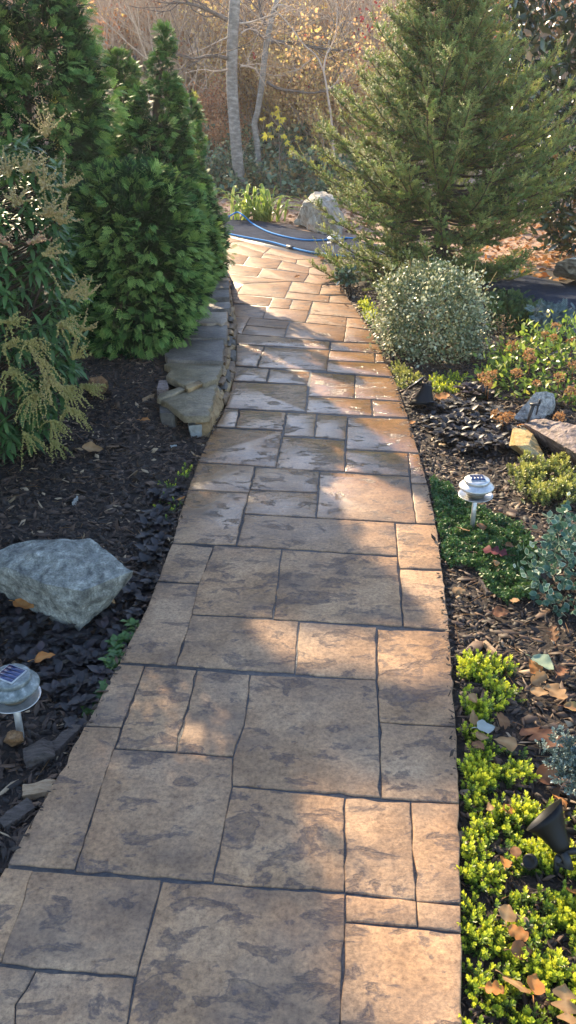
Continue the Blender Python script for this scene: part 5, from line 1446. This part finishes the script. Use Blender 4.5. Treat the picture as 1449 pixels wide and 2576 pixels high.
for (a, b, s) in ((680, 890, 60), (705, 935, 60), (735, 945, 50), (575, 945, 40), (630, 990, 50), (600, 1080, 60), (640, 1090, 50), (730, 1085, 55), (755, 1140, 55), (800, 1190, 50), (870, 1100, 50), (690, 1035, 40), (780, 1220, 45), (790, 1250, 35), (840, 1105, 35), (1050, 1270, 45), (1080, 1250, 35), (1140, 1240, 40), (655, 905, 50), (690, 860, 40), (715, 970, 50), (590, 1100, 55), (625, 1065, 50), (745, 1095, 45), (770, 1150, 45), (815, 1180, 45), (700, 1010, 40), (610, 1000, 45), (555, 950, 40), (850, 1095, 45), (1030, 1260, 40), (1065, 1285, 40)):
    q = P(*C3(a, b), 18.6 + rng.normal() * .2)
    br.append(tube([q, P(*C3(700 + (a - 700) * .2, min(b + 90, 1290)), 18.6)], [.003, .005], 3, False))
    sz = s * .3125 / FPX * 19.5 * .72
    build('leaf', [inst(MB_, q[None], frames(np.array([[rng.normal() * .6, -.4, -.9]]), np.array([[rng.normal() * .4, -1, .4]])), np.full((1, 3), sz), rng.random(1))], M_YELLEAF, t)
build('stem', br, M_TWIGD, t)

# magnolia on the right
mg, mz = leafshrub('magnolia', 'evergreen magnolia with glossy dark leaves and brown undersides at the right border', [(-330, 1380, 1520), (-150, 1290, 1640), (0, 1240, 1720), (150, 1245, 1760), (300, 1265, 1780), (450, 1285, 1780), (580, 1330, 1760), (632, 1380, 1700)], 11.3, M_MAG, 4200, .15, leafbase(.42, 3, .25, .2), depth=.8, var=(.42, .22), inner=.8, up=.5, cat='tree', jit=.16)
X0 = mz[1][0]
build('trunk', [tube([(X0, 11.3, -.05), (X0 + .1, 11.3, 1.6), (X0, 11.3, 3.6)], [.1, .07, .02], 8)], M_BARK, mg)
build('branches', [tube(smooth_curve([(X0, 11.3, .3 + .3 * k), (X0 + cos(k * 2.4) * .7, 11.3 + sin(k * 2.4) * .6, .8 + .3 * k), (X0 + cos(k * 2.4) * 1.3, 11.3 + sin(k * 2.4) * 1.1, 1.3 + .3 * k)], 6), np.linspace(.035, .01, 6), 5) for k in range(9)], M_BARK, mg)

# ------------------------------------------------------------------ the wooded slope
kinds = []
for k in range(3):
    kinds.append(('bare', bush('thicket_shrub', 'x', 0, 60 + k, 3.4, 1, None, 0, 0, 16, .5, twig=M_TWIG, kids=5), 'bare grey-tan twiggy shrub in the thicket on the slope', 'bare shrubs of the thicket on the slope'))
for k in range(2):
    kinds.append(('leafy', bush('thicket_shrub', 'x', 4, 60 + k, 3.0, 1, M_TANLEAF, 2600, .085, 14, .6, var=(.35, .25)), 'tan-leaved shrub in the thicket on the slope', 'leafy shrubs of the thicket on the slope'))
kinds.append(('rust', bush('oak_sapling', 'x', 8, 60, 4.2, 1, M_RUSSET, 3000, .11, 10, .5, var=(.5, .3)), 'young rust-leaved oak on the wooded slope', 'rust-leaved young oaks on the slope'))
def woodtree(h, x, y, leaf=None):
    z = float(gz(x, y))
    t = thing('woodland_tree', 'x', 'tree', (x, y, z))
    pts = [(x, y, z - .2), (x + .1, y, z + h * .3), (x - .05, y + .1, z + h * .65), (x + .15, y, z + h)]
    c = smooth_curve(pts, 12)
    build('trunk', [tube(c, np.linspace(.13, .03, 12), 7)], M_GREYBARK, t)
    out, lv = [], []
    for k in range(34):
        i = rng.integers(3, 12); a = rng.uniform(0, 2 * pi)
        twiggy(c[i], (cos(a), sin(a), .6), h * .28 * (1.2 - i / 16), .03, 2, out, .6, 4, .2, lv)
    build('branches', out, M_TWIG, t)
    if leaf is not None:
        lv = np.array(lv); q = lv[rng.integers(0, len(lv), 3000)] + rng.normal(size=(3000, 3)) * .15
        build('foliage', [inst(LEAF_R, q, frames(rng.normal(size=q.shape)), np.full((3000, 3), .15), rng.random(3000))], leaf, t)
    return t
tk = [woodtree(8, 12, 60), woodtree(7, 16, 60), woodtree(7, 20, 60, M_RUSSET)]
# put the first of each kind in place too
def place(o, first, x, y, s, rz, label, group):
    z = float(gz(x, y))
    if first:
        ox, oy, oz = o.location
        for ch in o.children:
            me = ch.data
            co = np.zeros(len(me.vertices) * 3, np.float32); me.vertices.foreach_get('co', co); co = co.reshape(-1, 3)
            co -= np.array([ox, oy, oz], np.float32); me.vertices.foreach_set('co', co.ravel()); me.update()
            ch.matrix_parent_inverse.identity()
        o.location = (x, y, z); o.rotation_euler = (0, 0, rz); o.scale = (s, s, s)
        o['label'] = label; o['group'] = group
        return o
    return dup(o, (x, y, z), rz, s, label, group)
used = {}
n_ = 0
rr = np.random.default_rng(3)
for Y in np.concatenate([np.linspace(25.5, 34, 6), np.linspace(37, 64, 7)]):
    half = Y * .42
    step = 1.7 + (Y - 25) * .055
    x = -half + rr.uniform(0, step)
    while x < half:
        # off to the left behind the cypresses and behind the spruce less is needed
        k = int(rr.choice(6, p=[.15, .15, .15, .20, .20, .15]))
        kd, o, lab, grp = kinds[k]
        place(o, k not in used, x, Y + rr.normal() * .6, rr.uniform(.75, 1.25) * (1 + (Y - 25) * .008), rr.uniform(0, 6.28), lab, grp)
        used[k] = 1
        x += step * rr.uniform(.7, 1.3)
for k in range(26):
    Y = rr.uniform(38, 85); x = rr.uniform(-.45, .45) * Y
    i = int(rr.choice(3, p=[.4, .35, .25]))
    key = 't%d' % i
    place(tk[i], key not in used, x, Y, rr.uniform(.8, 1.2), rr.uniform(0, 6.28), ('bare grey woodland tree on the slope' if i < 2 else 'rust-leaved woodland tree on the slope'), ('bare woodland trees' if i < 2 else 'rust-leaved woodland trees'))
    used[key] = 1
for o in [o for o in kinds if False]: pass
bush('maroon_shrub', 'small shrub with crimson leaves left of the spruce top', P(905, 170, 22)[0], 22.0, 2.4, .8, M_REDLEAF, 240, .10, 5, .35)
# pale bare stems close behind the tan shrubs
M_TWIGP = noisemat('pale_twig_bark', [(.3, (.36, .25, .17)), (.7, (.60, .45, .33))], 12, 4, .8, 0)
stem_o = bush('bare_shrub', 'tall bare shrub of many pale upright stems behind the tan-leaved shrubs', 0, 60, 4.0, .8, None, 0, 0, 13, .32, twig=M_TWIGP, kids=5, group='pale bare shrubs behind the tan-leaved ones')
for k, (px, Y_) in enumerate(((600, 25.0), (690, 26.5), (790, 24.8), (850, 26.0), (900, 24.2), (945, 26.8), (560, 27.0), (480, 25.2), (420, 24.0), (360, 26.0))):
    place(stem_o, k == 0, P(px, 300, Y_)[0], Y_, rr.uniform(.85, 1.35), rr.uniform(0, 6.28), stem_o['label'], stem_o['group'])
# fallen leaves all over the slope
scatter(15000, (-16, 16), (22.5, 60), (.0, .06), .24, LEAF_R, DRY['tan'], 'leaf_litter', 'fallen leaves covering the wooded slope', (.8, .4), .5)

# ------------------------------------------------------------------ unseen cypresses added left of the frame to shade the near path

def shade_cypress(label, x, y, h, r, n):
    z = float(gz(x, y))
    t = thing('cypress', label, 'conifer', (x, y, z))
    zz = rng.uniform(.1, 1, n) ** .8
    rad = r * (1.02 - zz ** 2.2)
    a = rng.uniform(0, 2 * pi, n); q = np.sqrt(rng.random(n))
    p = np.stack([x + rad * q * np.cos(a), y + rad * q * np.sin(a), z + zz * h], -1)
    keep = ~sunlit(p) & (p[:, 0] < -.36 * (p[:, 1] * cos(TH) + (H - p[:, 2]) * sin(TH)) - .16)  # foliage left out where it would cover the intended sun patches
    p = p[keep]; a = a[keep]; m = len(p)
    d = unit(np.stack([np.cos(a), np.sin(a), np.full(m, .6)], -1) + rng.normal(size=(m, 3)) * .5)
    keep = ~(sunlit(p + d * .22) | sunlit(p + d * .1))
    p, d = p[keep], d[keep]; m = len(p)
    build('foliage', [inst(SPRAY, p, frames(d, rng.normal(size=(m, 3))), np.full((m, 3), .21) * rng.uniform(.7, 1.3, (m, 1)), rng.uniform(.1, .7, m))], M_CONIF, t)
    build('trunk', [tube([(x, y, z - .05), (x, y, z + h * .9)], [.08, .02], 7)], M_BARK, t)
shade_cypress('unseen cypress added for shade, left of the tallest cypress', -3.15, 6.9, 4.4, 1.1, 2700)
shade_cypress('unseen cypress added for shade, left of the pieris', -3.2, 5.2, 3.8, 1.1, 2700)
shade_cypress('unseen cypress added for shade, left of the near path', -2.9, 3.5, 3.3, 1.05, 2300)
shade_cypress('unseen cypress added for shade, behind the tallest cypress', -3.4, 9.4, 4.9, 1.35, 3000)
